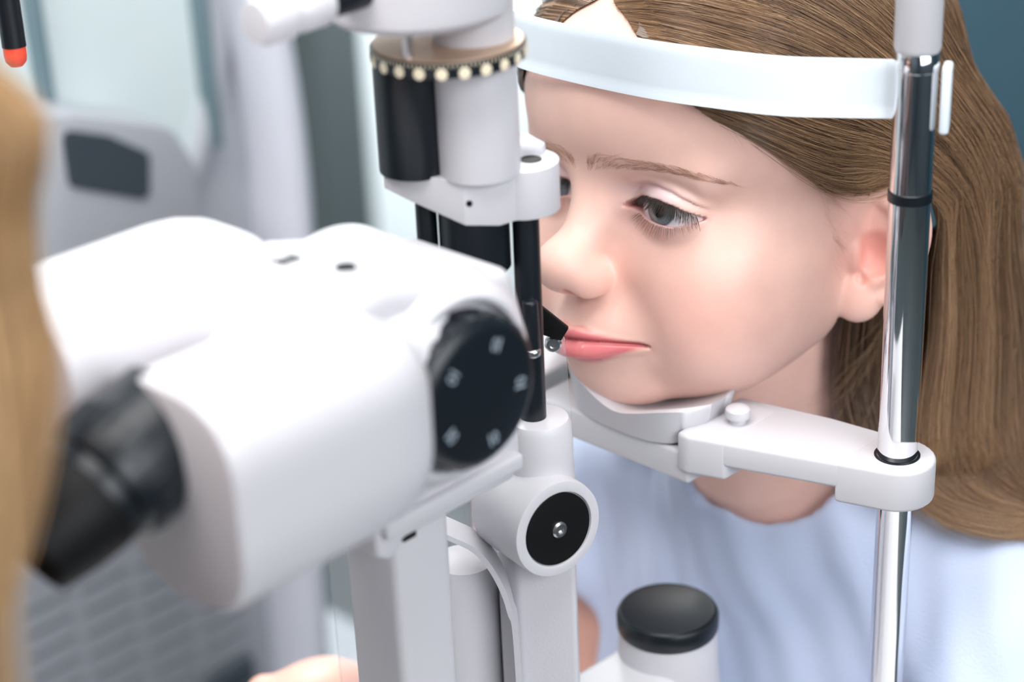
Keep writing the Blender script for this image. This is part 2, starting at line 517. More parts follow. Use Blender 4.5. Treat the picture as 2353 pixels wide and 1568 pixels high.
def head_base(q):
    """skull, cheeks, jaw without features; q has |x|"""
    d = ell(q, (0, -84, 36), (71, 91, 76))
    d = smin(d, ell(q, (0, -42, 35), (65, 54.5, 47)), 14)
    d = smin(d, ell(q, (0, -82, -8), (61, 48, 50)), 18)
    d = smin(d, ell(q, (0, -46, -20), (53, 48, 56)), 14)
    d = smin(d, ell(q, (31, -24, -34), (23, 23, 24)), 14)
    d = smin(d, ell(q, (43, -40, -22), (16, 28, 20)), 14)
    d = smin(d, cap(q, (9, -17, -67), (43, -69, -46), 14.5, 12), 14)
    d = smin(d, ell(q, (29, -38, -53), (23, 30, 22)), 18)
    d = smin(d, ell(q, (42, -56, -34), (16, 22, 22)), 18)
    d = smin(d, ell(q, (0, -11.5, -66), (18, 18.5, 16)), 9)
    d = smin(d, ell(q, (0, -15, -50), (26.5, 28, 19)), 9)
    return d

def ear_sdf(q):
    l = q - np.asarray(EAR_C, np.float32)
    e = np.stack([l @ EAR_W.astype(np.float32), l @ EAR_N.astype(np.float32), l @ EAR_U.astype(np.float32)], -1)   # (across, out, up)
    # bowl of the ear
    d = ell(e, (1.5, -4.0, 3.0), (15.0, 5.0, 22.5))
    d = smin(d, ell(e, (-6.5, -2.5, -20.5), (9.4, 4.8, 9.4)), 5)
    d = smax(d, -ell(e, (0.5, 2.6, 3.5), (12.0, 4.4, 18.0)), 2.5)
    hel = [(-6, -2.0, 3), (-9.5, -0.5, 10), (-8.5, 1.2, 17), (-3.5, 2.0, 23.0), (4, 2.2, 24.6), (11.0, 2.0, 20.5), (15.0, 1.6, 12), (15.6, 1.2, 3), (13.4, 0.8, -6), (9.0, 0.2, -13), (3, -0.8, -19)]
    d = smin(d, poly(e, *smooth_path(hel, [2.0, 2.6, 2.8, 3.0, 3.0, 3.0, 2.9, 2.7, 2.5, 2.4, 2.4], 30)), 2.4)
    anti = [(-1.0, -0.6, 18), (5.5, 0.2, 14), (8.6, 0.6, 6), (8.0, 0.6, -2), (4.5, 0.4, -9), (-0.5, 0.0, -12.5)]
    d = smin(d, poly(e, *smooth_path(anti, [1.8, 2.2, 2.5, 2.5, 2.4, 2.2], 18)), 3.5)
    d = smax(d, -ell(e, (-1.5, 1.0, -1.5), (7.6, 6.5, 8.5)), 2.0)
    d = smin(d, ell(e, (-10.0, -0.6, -3.0), (3.2, 3.0, 5.6)), 4.0)       # tragus
    d = smax(d, -ell(e, (-6.3, 1.5, -11.5), (1.8, 3.6, 3.0)), 1.5)     # notch above the lobe
    return d

def head_sdf(p):
    q = p.copy()
    q[:, 0] = np.abs(q[:, 0])
    d = head_base(q)
    x, z = q[:, 0], q[:, 2]
    m = near(q, (15, -8, -22), 78)
    if m.any():
        s = q[m]; e = d[m]
        e = smin(e, cap(s, (9, -4.5, 13.5), (40, -13.5, 15), 9, 8.5), 8)          # brow
        e = smax(e, -ell(s, (30, 7, 0.5), (19, 13.5, 10.5)), 9)                 # orbit
        e = smin(e, ell(s, EYE_C, (LID_R,) * 3), 3.2)                              # lids over the eyeball
        e = smin(e, cap(s, (15.5, -6.5, -0.5), (12.5, -4.5, -0.5), 4.5, 4.5), 4)       # inner corner
        # nose
        nose = cap(s, (0, -5.0, 9), (0, 14.0, -20), 7.6, 7.6)
        nose = smin(nose, ell(s, (0, 19.6, -23.6), (10.2, 9.2, 9.2)), 9)
        e = smin(e, nose, 11)
        e = smin(e, ell(s, (7.8, 12.0, -28.8), (5.2, 8.6, 6.4)), 6.0)
        e = smin(e, cap(s, (0, 22.5, -26.5), (0, 13.0, -33.0), 2.6, 2.8), 4.0)
        e = smax(e, -ell(s, (5.4, 18.2, -33.2), (2.6, 5.6, 2.5), NOSTRIL_R), 1.2)
        # philtrum and lips
        e = smax(e, -cap(s, (0, 16.4, -37.5), (0, 20.4, -47), 2.0, 3.2), 3.0)
        e = smin(e, poly(s, LIP_UP, LIP_UP_R), 2.6)
        e = smin(e, poly(s, LIP_LO, LIP_LO_R), 3.0)
        e = smax(e, -poly(s, LIP_GR, LIP_GR_R), 0.8)
        e = smax(e, -cap(s, (0, 16.6, -64.5), (9, 13.0, -64.0), 3.4, 3.0), 5.0)      # dip under the lower lip
        e = smax(e, -cap(s, (29.0, 5.0, -52), (31.5, 1.0, -59), 2.2, 2.0), 5.0)        # corner of the mouth
        # eye opening and lid crease
        k = near(s, EYE_C, 22)
        if k.any():
            t = s[k]; g = e[k]
            uz = np.interp(t[:, 0], UP_X, UP_Z); lz = np.interp(t[:, 0], LO_X, LO_Z)
            op = np.maximum(np.maximum(t[:, 2] - uz, lz - t[:, 2]), -(t[:, 1] - EYE_C[1] - 1.0))
            op = np.maximum(op, np.maximum(13.2 - t[:, 0], t[:, 0] - 43.6))
            g = smax(g, -op, 0.7)
            cz = np.interp(t[:, 0], [a for a, b in CREASE], [b for a, b in CREASE])
            win = np.clip((t[:, 0] - 15.5) / 4, 0, 1) * np.clip((46 - t[:, 0]) / 5, 0, 1) * np.clip((t[:, 1] + 15) / 3, 0, 1)
            g = g + win * (0.85 * np.exp(-((t[:, 2] - cz) / 0.62) ** 2) - 0.5 * np.exp(-((t[:, 2] - cz - 1.9) / 1.5) ** 2))
            e[k] = g
        d[m] = e
    m = near(q, EAR_C, 48)
    if m.any():
        d[m] = smin(d[m], ear_sdf(q[m]), 2.5)
    return d

def body_sdf(p):
    d = head_sdf(p)
    q = p.copy(); q[:, 0] = np.abs(q[:, 0])
    n = cap(q, (0, -84, -38), (0, -112, -140), 37, 40)
    n = smin(n, cap(q, (17, -62, -40), (6, -78, -132), 11, 9), 16)
    n = smin(n, cap(q, (0, -142, -178), (100, -138, -186), 44, 36), 30)
    n = smin(n, ell(q, (0, -150, -290), (112, 70, 150)), 25)
    return smin(d, n, 9)

def raycast_head(px, py, fn=None):
    """photo pixel -> first point on the head (local mm)"""
    fn = fn or head_sdf
    d = AX_F + AX_R * (px - IMG_W / 2) / F_PX + AX_U * (IMG_H / 2 - py) / F_PX
    d = d / np.linalg.norm(d)
    o = ((CAM - HEAD_T) @ HEAD_M) * 1000 * np.array([1, -1, 1]); d = (d @ HEAD_M) * np.array([1, -1, 1])
    t = 520.0
    for _ in range(200):
        v = float(fn((o + d * t)[None].astype(np.float32))[0])
        if v < 0.02: break
        t += v * 0.8
        if t > 1100: return None
    return o + d * t
XS = axis_coords([(-160, -76, 6), (-76, -6, 2.6), (-6, 48, 0.75), (48, 92, 1.1), (92, 160, 6)])
FS = axis_coords([(-240, -110, 6), (-110, -70, 1.2), (-70, -28, 1.6), (-28, 32, 0.75)])
ZS = axis_coords([(-330, -140, 6), (-140, -84, 2.4), (-84, -60, 1.1), (-60, 22, 0.75), (22, 60, 2.0), (60, 118, 4)])
BODY_V, BODY_Q = sdf_mesh(body_sdf, XS, FS, ZS)

def skin_colour(V):
    n = len(V)
    x, f, z = np.abs(V[:, 0]), V[:, 1], V[:, 2]
    def blob(c, r):
        return np.exp(-(((np.stack([x, f, z], -1) - np.array(c)) / np.array(r)) ** 2).sum(1))
    base = np.array([0.84, 0.535, 0.45])
    C = np.tile(base, (n, 1))
    def mixc(w, col):
        C[:] = C * (1 - w[:, None]) + np.array(col) * w[:, None]
    mixc(0.42 * blob((40, -16, -38), (22, 24, 18)), (0.84, 0.37, 0.31))
    mixc(0.35 * blob((5, 16, -28), (12, 12, 9)), (0.80, 0.38, 0.30))
    mixc(0.20 * blob((14, -4, 4), (9, 9, 10)), (0.62, 0.42, 0.42))
    mixc(0.30 * blob((28, -2, -3), (17, 9, 7)), (0.82, 0.46, 0.46))
    mixc(0.35 * blob((68, -85, -16), (20, 24, 26)), (0.80, 0.33, 0.27))
    mixc(0.55 * blob((66, -82, -22), (8, 9, 10)), (0.72, 0.20, 0.17))
    # shimmering pink lid
    lid = blob((28, -1, 6.2), (13, 7, 3.2)) * (f > -16)
    mixc(np.clip(0.9 * lid, 0, 1), (0.88, 0.66, 0.68))
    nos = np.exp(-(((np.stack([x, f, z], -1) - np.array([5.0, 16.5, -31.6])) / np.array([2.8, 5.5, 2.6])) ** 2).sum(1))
    mixc(np.clip(nos * 1.2 - 0.2, 0, 1) * 0.6, (0.35, 0.10, 0.07))  # nostril shade painted into the skin colour
    # lips
    fr = f > -2
    mid = np.interp(x, [p[0] for p in LIP_LINE], [p[2] for p in LIP_LINE])
    ub = np.interp(x, [0, 2.0, 5, 10.5, 16, 19, 23, 25], [-48.0, -47.4, -46.9, -48.6, -50.1, -50.8, -51.6, -52.4])
    lb = np.interp(x, [0, 5, 10, 15, 20, 24, 25.5], [-62.3, -62.0, -60.7, -58.4, -55.8, -53.7, -53.2])
    sd = np.minimum(ub - z, z - lb)
    lip = np.clip(sd / 1.8 + 0.5, 0, 1) * fr * (x < 25.5)
    mixc(lip * 0.9, (0.68, 0.16, 0.18))
    deep = np.exp(-((z - mid + 0.1) / 0.75) ** 2) * fr * (x < 26)
    mixc(deep * 0.9, (0.24, 0.015, 0.02))  # shade of the groove between the lips, painted into the colour
    mixc(0.35 * blob((27.2, -2.5, -53.2), (2.6, 4, 2.4)), (0.55, 0.22, 0.18))  # mouth corner shadow, painted as a darker spot
    lashline = np.exp(-((z - np.interp(x, UP_X, UP_Z) - 0.35) / 0.45) ** 2) * (x > 14.5) * (x < 43.5) * (f > -14)
    mixc(lashline * 0.7, (0.12, 0.06, 0.05))
    # wet rims and inner corner of the eye
    r = np.sqrt(((np.stack([x, f, z], -1) - np.array(EYE_C)) ** 2).sum(1))
    uz = np.interp(x, UP_X, UP_Z); lz = np.interp(x, LO_X, LO_Z)
    rim = np.exp(-(np.minimum(np.abs(z - uz), np.abs(z - lz)) / 0.8) ** 2) * (r < LID_R + 1.5) * (x > 12) * (x < 45)
    mixc(rim * 0.5, (0.80, 0.42, 0.42))
    mixc(0.8 * blob((15.4, -5, -0.4), (2.2, 4, 1.6)), (0.75, 0.25, 0.25))
    gloss = np.clip(lip * 0.9 + 0.7 * lid, 0, 1)
    return C, gloss

def skin_material(name):
    m = mat(name, (0.8, 0.55, 0.45), 0.48)
    nt = m.node_tree; b = nt.nodes['Principled BSDF']
    at = nt.nodes.new('ShaderNodeAttribute'); at.attribute_name = 'skin'
    gl = nt.nodes.new('ShaderNodeAttribute'); gl.attribute_name = 'gloss'
    tc = nt.nodes.new('ShaderNodeTexCoord')
    no = nt.nodes.new('ShaderNodeTexNoise'); no.inputs['Scale'].default_value = 55; no.inputs['Detail'].default_value = 5
    mp = nt.nodes.new('ShaderNodeMapRange')
    mp.inputs['From Min'].default_value = 0.3; mp.inputs['From Max'].default_value = 0.7
    mp.inputs['To Min'].default_value = 0.95; mp.inputs['To Max'].default_value = 1.05
    mu = nt.nodes.new('ShaderNodeMix'); mu.data_type = 'RGBA'; mu.blend_type = 'MULTIPLY'; mu.inputs[0].default_value = 1
    nt.links.new(tc.outputs['Object'], no.inputs['Vector']); nt.links.new(no.outputs['Fac'], mp.inputs['Value'])
    nt.links.new(at.outputs['Color'], mu.inputs[6]); nt.links.new(mp.outputs['Result'], mu.inputs[7])
    nt.links.new(mu.outputs[2], b.inputs['Base Color'])
    rr = nt.nodes.new('ShaderNodeMapRange'); rr.inputs['To Min'].default_value = 0.46; rr.inputs['To Max'].default_value = 0.2
    nt.links.new(gl.outputs['Fac'], rr.inputs['Value']); nt.links.new(rr.outputs['Result'], b.inputs['Roughness'])
    n2 = nt.nodes.new('ShaderNodeTexNoise'); n2.inputs['Scale'].default_value = 1100; n2.inputs['Detail'].default_value = 3
    bu = nt.nodes.new('ShaderNodeBump'); bu.inputs['Strength'].default_value = 0.06; bu.inputs['Distance'].default_value = 0.0005
    nt.links.new(tc.outputs['Object'], n2.inputs['Vector']); nt.links.new(n2.outputs['Fac'], bu.inputs['Height'])
    nt.links.new(bu.outputs['Normal'], b.inputs['Normal'])
    b.inputs['Subsurface Weight'].default_value = 0.22
    b.inputs['Subsurface Radius'].default_value = (1.0, 0.35, 0.2)
    b.inputs['Subsurface Scale'].default_value = 0.004
    b.inputs['Specular IOR Level'].default_value = 0.42
    return m

girl = thing('person', 'child with long light brown hair in a white top, chin resting on the chin cup', 'person', (0.02, 0.16, 0.80))
M_SKIN = skin_material('skin')
_c, _g = skin_colour(BODY_V)

# ------------------------------------------------------------------ eyes, lashes, brows
def eye_material():
    m = mat('eyeball', (0.86, 0.84, 0.85), 0.09, Coat_Weight=0.6)
    nt = m.node_tree; b = nt.nodes['Principled BSDF']
    at = nt.nodes.new('ShaderNodeAttribute'); at.attribute_name = 'iris'      # angle from the gaze axis, in mm on the ball
    ramp = nt.nodes.new('ShaderNodeValToRGB')
    cr = ramp.color_ramp
    pts = [(0.0, (0.004, 0.004, 0.006)), (0.205, (0.004, 0.004, 0.006)), (0.235, (0.09, 0.11, 0.12)), (0.32, (0.17, 0.20, 0.22)), (0.45, (0.15, 0.18, 0.21)),
           (0.535, (0.09, 0.11, 0.14)), (0.60, (0.72, 0.70, 0.73)), (0.8, (0.84, 0.80, 0.82)), (1.0, (0.86, 0.72, 0.72))]
    while len(cr.elements) > 1: cr.elements.remove(cr.elements[-1])
    cr.elements[0].position = pts[0][0]; cr.elements[0].color = (*pts[0][1], 1)
    for p, c in pts[1:]:
        e = cr.elements.new(p); e.color = (*c, 1)
    nt.links.new(at.outputs['Fac'], ramp.inputs['Fac'])
    av = nt.nodes.new('ShaderNodeAttribute'); av.attribute_name = 'ray'
    no = nt.nodes.new('ShaderNodeTexNoise'); no.noise_dimensions = '1D'; no.inputs['Scale'].default_value = 9; no.inputs['Detail'].default_value = 4
    nt.links.new(av.outputs['Fac'], no.inputs['W'])
    mp = nt.nodes.new('ShaderNodeMapRange'); mp.inputs['From Min'].default_value = 0.3; mp.inputs['From Max'].default_value = 0.7
    mp.inputs['To Min'].default_value = 0.75; mp.inputs['To Max'].default_value = 1.2
    nt.links.new(no.outputs['Fac'], mp.inputs['Value'])
    gt = nt.nodes.new('ShaderNodeMath'); gt.operation = 'LESS_THAN'; gt.inputs[1].default_value = 0.56
    nt.links.new(at.outputs['Fac'], gt.inputs[0])
    mu = nt.nodes.new('ShaderNodeMix'); mu.data_type = 'RGBA'; mu.blend_type = 'MULTIPLY'
    nt.links.new(gt.outputs[0], mu.inputs[0]); nt.links.new(ramp.outputs['Color'], mu.inputs[6]); nt.links.new(mp.outputs['Result'], mu.inputs[7])
    nt.links.new(mu.outputs[2], b.inputs['Base Color'])
    return m
M_EYE = eye_material()

def make_eye(side):
    c = np.array([EYE_C[0] * side, EYE_C[1], EYE_C[2]])
    g = np.array([2.6, 13.0, 0.6]); g /= np.linalg.norm(g)
    u = np.cross(g, [0, 0, 1.0]); u /= np.linalg.norm(u); v = np.cross(u, g)
    nr, ns = 72, 64
    V, ir, ra = [], [], []
    for i in range(nr + 1):
        th = math.pi * (i / nr) ** 1.6
        bulge = 0.9 * max(0.0, 1 - (th / 0.46) ** 2)
        for j in range(ns):
            ph = 2 * math.pi * j / ns
            dr = g * math.cos(th) + (u * math.cos(ph) + v * math.sin(ph)) * math.sin(th)
            V.append(c + dr * (EYE_R + bulge)); ir.append(min(1.0, th * EYE_R / 10.6)); ra.append(abs(ph - math.pi) * 2)
    q = [(i * ns + j, i * ns + (j + 1) % ns, (i + 1) * ns + (j + 1) % ns, (i + 1) * ns + j) for i in range(nr) for j in range(ns)]
    o = link('eye', mesh_np('eye', h2w(np.array(V)), np.array(q)[:, ::-1], {'iris': np.array(ir), 'ray': np.array(ra)}), M_EYE, girl)
    return o
make_eye(1); make_eye(-1)

def lid_point(x, z, off=0.0):
    w = max(LID_R ** 2 - (x - EYE_C[0]) ** 2 - (z - EYE_C[2]) ** 2, 9.0)
    p = np.array([x, EYE_C[1] + math.sqrt(w), z]); n = p - np.array(EYE_C); n /= np.linalg.norm(n)
    return p + n * off, n

def make_lashes(side, upper):
    rnd = random.Random(5 if upper else 9)
    S = []
    n = 230 if upper else 62
    for i in range(n):
        s = (i + rnd.random()) / n
        if upper:
            x = 15.2 + s * 27.2; z = float(np.interp(x, UP_X, UP_Z))
            p, nn = lid_point(x, z + rnd.uniform(-0.2, 0.7), -0.2)
            nn = nn * np.array([0.35, 1, 1]); nn /= np.linalg.norm(nn)
            L = (1.8 + 6.4 * min(1.0, s / 0.75) ** 0.8 ) * rnd.uniform(0.75, 1.1)
            d0 = nn * 0.42 + np.array([0.05 + 0.75 * (s - 0.35) + 0.5 * max(0, s - 0.7) + rnd.uniform(-0.16, 0.16), 0.2, -0.9])
            cv = np.array([0.10, 0.40, 0.60])
        else:
            x = 17.0 + s * 25.0; z = float(np.interp(x, LO_X, LO_Z))
            p, nn = lid_point(x, z - rnd.uniform(0.1, 0.7), -0.1)
            L = (2.3 + 2.6 * math.sin(math.pi * (0.2 + 0.7 * s))) * rnd.uniform(0.7, 1.15)
            d0 = nn * 0.75 + np.array([-0.35 + 0.9 * s + rnd.uniform(-0.2, 0.2), 0.1, -0.55])
            cv = np.array([0.0, -0.1, -0.55])
        d0 /= np.linalg.norm(d0)
        t = np.linspace(0, 1, 9)[:, None]
        S.append(p + d0 * L * t + cv * L * 0.38 * t ** 2 * (1.0 if upper else 0.6))
    S = np.array(S); S[:, :, 0] *= side
    W = h2w(S.reshape(-1, 3)).reshape(S.shape)
    V, Q, _ = strands_mesh('lash', W, 0.0001 if upper else 0.00006, 0.2)
    return link('eyelashes', mesh_np('eyelashes', V, Q), M_LASH, girl)
M_LASH = mat('lash', (0.035, 0.024, 0.018), 0.5)
for _s in (1, -1):
    make_lashes(_s, True); make_lashes(_s, False)

def surf_push(P, fn=None, it=10):
    """move points (local mm) onto the head surface"""
    fn = fn or head_sdf
    P = np.asarray(P, np.float32)
    for _ in range(it):
        d, g = sdf_grad(fn, P)
        g2 = np.maximum((g ** 2).sum(1), 0.25)
        P = P - (np.clip(d / g2, -6, 6)[:, None] * g).astype(np.float32) * 0.8
    d, g = sdf_grad(fn, P)
    return P.astype(float), g / (np.linalg.norm(g, axis=1, keepdims=True) + 1e-9)

M_BROW = mat('brow_hair', (0.42, 0.235, 0.155), 0.5)
BROW = [(3, 9, 14.8), (8, 9.5, 16.2), (16, 8, 17.0), (25, 5, 17.2), (34, 1, 17.0), (42, -4, 15.8), (48.6, -10, 13.6), (53, -19, 10.6)]
def make_brow(side):
    rnd = np.random.RandomState(3)
    C = catmull(BROW, 200)
    n = 460
    s = rnd.beta(1.5, 1.5, n)
    wid = np.interp(s, [0, 0.12, 0.35, 0.6, 1], [2.6, 3.5, 3.1, 2.1, 0.9])
    h = rnd.uniform(-1, 1, n)
    i = np.clip((s * 199).astype(int), 1, 198)
    tan = C[i + 1] - C[i - 1]; tan /= np.linalg.norm(tan, axis=1, keepdims=True)
    up = np.array([0, 0, 1.0])
    root = C[i] + up * (h * wid)[:, None]
    root, nor = surf_push(root)
    ang = np.interp(s, [0, 0.15, 0.4, 1], [1.15, 0.7, 0.2, -0.12]) - 0.3 * h + rnd.normal(0, 0.14, n)
    dr = tan * np.cos(ang)[:, None] + up * np.sin(ang)[:, None]
    dr -= nor * (dr * nor).sum(1, keepdims=True)
    L = np.interp(s, [0, 0.3, 1], [3.6, 5.0, 4.0]) * rnd.uniform(0.7, 1.15, n)
    t = np.linspace(0, 1, 6)
    P = root[:, None] + dr[:, None] * (L[:, None] * t)[..., None]
    P[..., 2] -= (0.10 * L[:, None] * t ** 2)
    Q, N = surf_push(P.reshape(-1, 3), it=5)
    P = (Q + N * 0.12).reshape(P.shape) + nor[:, None] * (0.35 * t)[None, :, None]
    P[..., 0] *= side
    V, F, _ = strands_mesh('brow', h2w(P.reshape(-1, 3)).reshape(P.shape), 0.000034, 0.2)
    return link('eyebrow', mesh_np('eyebrow', V, F), M_BROW, girl)
make_brow(1); make_brow(-1)
# ------------------------------------------------------------------ hair
def scalp(p):
    q = p.copy(); q[:, 0] = np.abs(q[:, 0])
    return head_base(q)
def in_hair(V):
    x, f, z = np.abs(V[:, 0]), V[:, 1], V[:, 2]
    zf = np.interp(f, [-112, -100, -84, -72, -58, -46, -37, -27, -17, -9, 0, 6], [-75, -45, 2, 0, 7, 15, 21, 28, 34, 39, 45, 80])
    zx = np.interp(x, [0, 15, 40, 50], [78, 70, 45, 38])
    return z > np.where(x > 40, zf, np.maximum(zf, zx))

def hair_material():
    m = mat('hair', (0.25, 0.15, 0.08), 0.30)
    nt = m.node_tree; b = nt.nodes['Principled BSDF']
    at = nt.nodes.new('ShaderNodeAttribute'); at.attribute_name = 'tint'
    ramp = nt.nodes.new('ShaderNodeValToRGB'); cr = ramp.color_ramp
    cr.elements[0].position = 0.0; cr.elements[0].color = (0.030, 0.013, 0.005, 1)
    cr.elements[1].position = 1.0; cr.elements[1].color = (0.56, 0.34, 0.18, 1)
    e = cr.elements.new(0.5); e.color = (0.19, 0.094, 0.040, 1)
    nt.links.new(at.outputs['Fac'], ramp.inputs['Fac']); nt.links.new(ramp.outputs['Color'], b.inputs['Base Color'])
    b.inputs['Specular IOR Level'].default_value = 0.8
    b.inputs['Sheen Weight'].default_value = 0.08
    return m
M_HAIR = hair_material()

# guide strands on her left side: the first on_n points lie on the scalp, the rest hang free
FALL_FRONT = [(77, -108, -22), (78, -109, -55), (77, -105, -88), (80, -101, -110), (92, -104, -123), (110, -122, -129), (122, -150, -131)]
FALL_MID = [(82, -124, -28), (83, -126, -62), (84, -122, -94), (89, -119, -113), (102, -124, -124), (117, -142, -130), (124, -168, -134)]
FALL_BACK = [(82, -148, -28), (87, -152, -60), (92, -150, -92), (99, -148, -112), (110, -152, -124), (122, -165, -130), (126, -186, -136)]
FALL_NAPE = [(66, -172, -30), (74, -178, -62), (80, -176, -92), (88, -172, -114), (98, -172, -126), (108, -182, -132), (112, -200, -138)]
GUIDES = [
    ([(62, -56, 5), (66, -68, 5), (69, -80, 8), (73, -93, 6), (77, -103, -2)], FALL_FRONT),
    ([(58, -30, 24), (62, -48, 14), (66, -66, 9), (71, -84, 11), (77, -104, 0)], FALL_FRONT),
    ([(46, -5, 39), (56, -24, 32), (63, -48, 22), (69, -74, 17), (77, -105, 2)], FALL_FRONT),
    ([(32, 1, 52), (48, -14, 46), (61, -42, 34), (69, -74, 24), (78, -107, 4)], FALL_FRONT),
    ([(15, 1, 68), (38, -10, 62), (58, -40, 48), (69, -76, 32), (80, -111, 6)], FALL_MID),
    ([(2, -3, 78), (28, -12, 78), (54, -42, 64), (69, -80, 42), (82, -117, 8)], FALL_MID),
    ([(1, -22, 94), (28, -32, 92), (55, -58, 74), (69, -92, 46), (82, -126, 8)], FALL_MID),
    ([(1, -48, 106), (32, -56, 102), (57, -78, 80), (69, -106, 46), (80, -140, 8)], FALL_BACK),
    ([(1, -80, 112), (34, -90, 104), (57, -108, 78), (66, -128, 46), (76, -156, 10)], FALL_BACK),
    ([(1, -112, 107), (32, -122, 96), (48, -142, 66), (54, -156, 36), (60, -176, 4)], FALL_NAPE),
]
def guide_curves(push_off):
    out = []
    for on, off in GUIDES:
        P, N = surf_push(np.array(on[:4], float), scalp, 14)
        P = P + N * push_off
        P[0] = P[0] - N[0] * (push_off - 0.3)
        out.append(np.vstack([P, np.array(on[4:] + off, float)]))
    return np.array(out)
_G = guide_curves(4.0)

def sample_sheet(G, s):
    """interpolate guides: s in [0, len-1]"""
    A = np.stack([catmull(G[:, k], 400) for k in range(G.shape[1])], 1)
    i = np.clip((s / (len(G) - 1) * 399), 0, 398.999); j = i.astype(int); u = (i - j)[:, None, None]
    return A[j] * (1 - u) + A[j + 1] * u

def grow(n, npt, seed, lift=(0.0, 4.0), s_range=(0, 9), jitter=0.6, tip_var=0.25, wave=1.0):
    r = np.random.RandomState(seed)
    s = r.uniform(*s_range, n)
    C = sample_sheet(_G, s)                                   # (n, k, 3)
    cl = np.interp(s, np.linspace(0, 9, 260), np.random.RandomState(5).normal(0, 0.55, 260))   # clumps
    P = np.stack([catmull(C[i], npt) for i in range(n)])
    t = np.linspace(0, 1, npt)
    T = np.gradient(P, axis=1); T /= np.linalg.norm(T, axis=2, keepdims=True)
    cen = np.array([0, -85, 20.0]); N = P - cen; N -= T * (N * T).sum(2, keepdims=True); N /= np.linalg.norm(N, axis=2, keepdims=True) + 1e-9
    B = np.cross(T, N)
    l = r.uniform(*lift, n) + cl * 0.4
    env = np.clip(t / 0.16, 0.12, 1)[None]
    fall = np.clip((t - 0.42) / 0.3, 0, 1)[None]
    depth = l[:, None] * env * (1 + 1.2 * fall) - fall * 2.0
    side = (r.normal(0, jitter, n)[:, None] * env * (1 + 2.0 * fall)
            + wave * np.sin(t[None] * r.uniform(5, 9, n)[:, None] + r.uniform(0, 6.3, n)[:, None]) * 0.8 * (0.3 + fall))
    P = P + N * depth[..., None] + B * side[..., None]
    # different lengths
    end = 1 - r.uniform(0, tip_var, n)
    idx = np.linspace(0, 1, npt)[None] * end[:, None] * (npt - 1)
    j = np.minimum(idx.astype(int), npt - 2); u = (idx - j)[..., None]
    row = np.arange(n)[:, None]
    P = P[row, j] * (1 - u) + P[row, j + 1] * u
    tint = np.clip(0.46 + cl * 0.20 + r.normal(0, 0.22, n) + (l - 2) * 0.035, 0.02, 1)
    return P, tint

def to_mesh_strands(P, tint, rad, taper=0.3):
    W = h2w(P.reshape(-1, 3)).reshape(P.shape)
    V, Q, T = strands_mesh('hair', W, rad, taper, 3, tint)
    tip = np.tile(np.repeat(np.clip((np.linspace(0, 1, P.shape[1]) - 0.55) / 0.35, 0, 1), 3), P.shape[0])   # sun-bleached ends
    return V, Q, np.clip(T + 0.30 * tip, 0, 1)

_rs = np.random.RandomState(11)
hv, hq, ht = [], [], []
def _add(V, Q, T):
    off = sum(len(v) for v in hv)
    hv.append(V); hq.append(Q + off); ht.append(T)
# scalp layer under the strands
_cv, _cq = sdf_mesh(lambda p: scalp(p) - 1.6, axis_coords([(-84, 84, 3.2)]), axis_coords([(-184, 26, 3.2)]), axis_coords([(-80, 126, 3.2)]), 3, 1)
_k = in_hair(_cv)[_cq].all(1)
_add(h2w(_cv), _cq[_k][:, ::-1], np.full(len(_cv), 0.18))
# backing sheets below the visible strands, both sides
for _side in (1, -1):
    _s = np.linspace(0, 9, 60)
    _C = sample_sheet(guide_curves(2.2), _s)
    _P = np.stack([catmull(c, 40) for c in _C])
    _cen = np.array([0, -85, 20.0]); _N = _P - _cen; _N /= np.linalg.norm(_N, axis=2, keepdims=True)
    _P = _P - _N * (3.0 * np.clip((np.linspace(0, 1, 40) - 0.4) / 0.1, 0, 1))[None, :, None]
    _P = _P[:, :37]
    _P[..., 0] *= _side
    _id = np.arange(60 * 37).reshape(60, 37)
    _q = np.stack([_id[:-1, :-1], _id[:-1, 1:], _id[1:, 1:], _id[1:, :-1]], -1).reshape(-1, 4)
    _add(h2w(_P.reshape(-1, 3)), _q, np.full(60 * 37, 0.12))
for n_, npt_, seed_, lift_, srange_, rad_ in ((8200, 19, 1, (0.2, 4.0), (0, 9), 0.00009), (5600, 19, 2, (0.8, 4.6), (0, 6.5), 0.00006)):
    P_, t_ = grow(n_, npt_, seed_, lift_, srange_)
    _add(*to_mesh_strands(P_, t_, rad_))
P_, t_ = grow(2800, 18, 3, (0.2, 4.2), (0, 9)); P_[..., 0] *= -1
_add(*to_mesh_strands(P_, t_, 0.00015))
# hair hanging behind the ear against the neck
def behind_ear():
    r = np.random.RandomState(77)
    S = []
    for _ in range(1300):
        u = r.rand()
        o_ = r.normal(0, 1.6, 3)
        a = np.array([52 + 14 * u, -92 - 30 * u, -20]) + o_
        b = np.array([48 + 18 * u, -90 - 32 * u, -52]) + o_ + r.normal(0, 0.3, 3)
        c = np.array([48 + 21 * u, -90 - 30 * u, -86]) + o_ * 1.3 + r.normal(0, 0.4, 3)
        d = np.array([60 + 18 * u, -92 - 22 * u, -112]) + o_ * 1.6 + r.normal(0, 0.6, 3)
        e = np.array([72 + 22 * u, -96 - 26 * u, -124]) + o_ * 2 + r.normal(0, 0.8, 3)
        S.append(catmull([a, b, c, d, e], 14))
    return np.array(S)
_b = behind_ear()
_add(*to_mesh_strands(_b, np.clip(np.random.RandomState(7).normal(0.3, 0.15, len(_b)), 0, 1), 0.0002, 0.3))
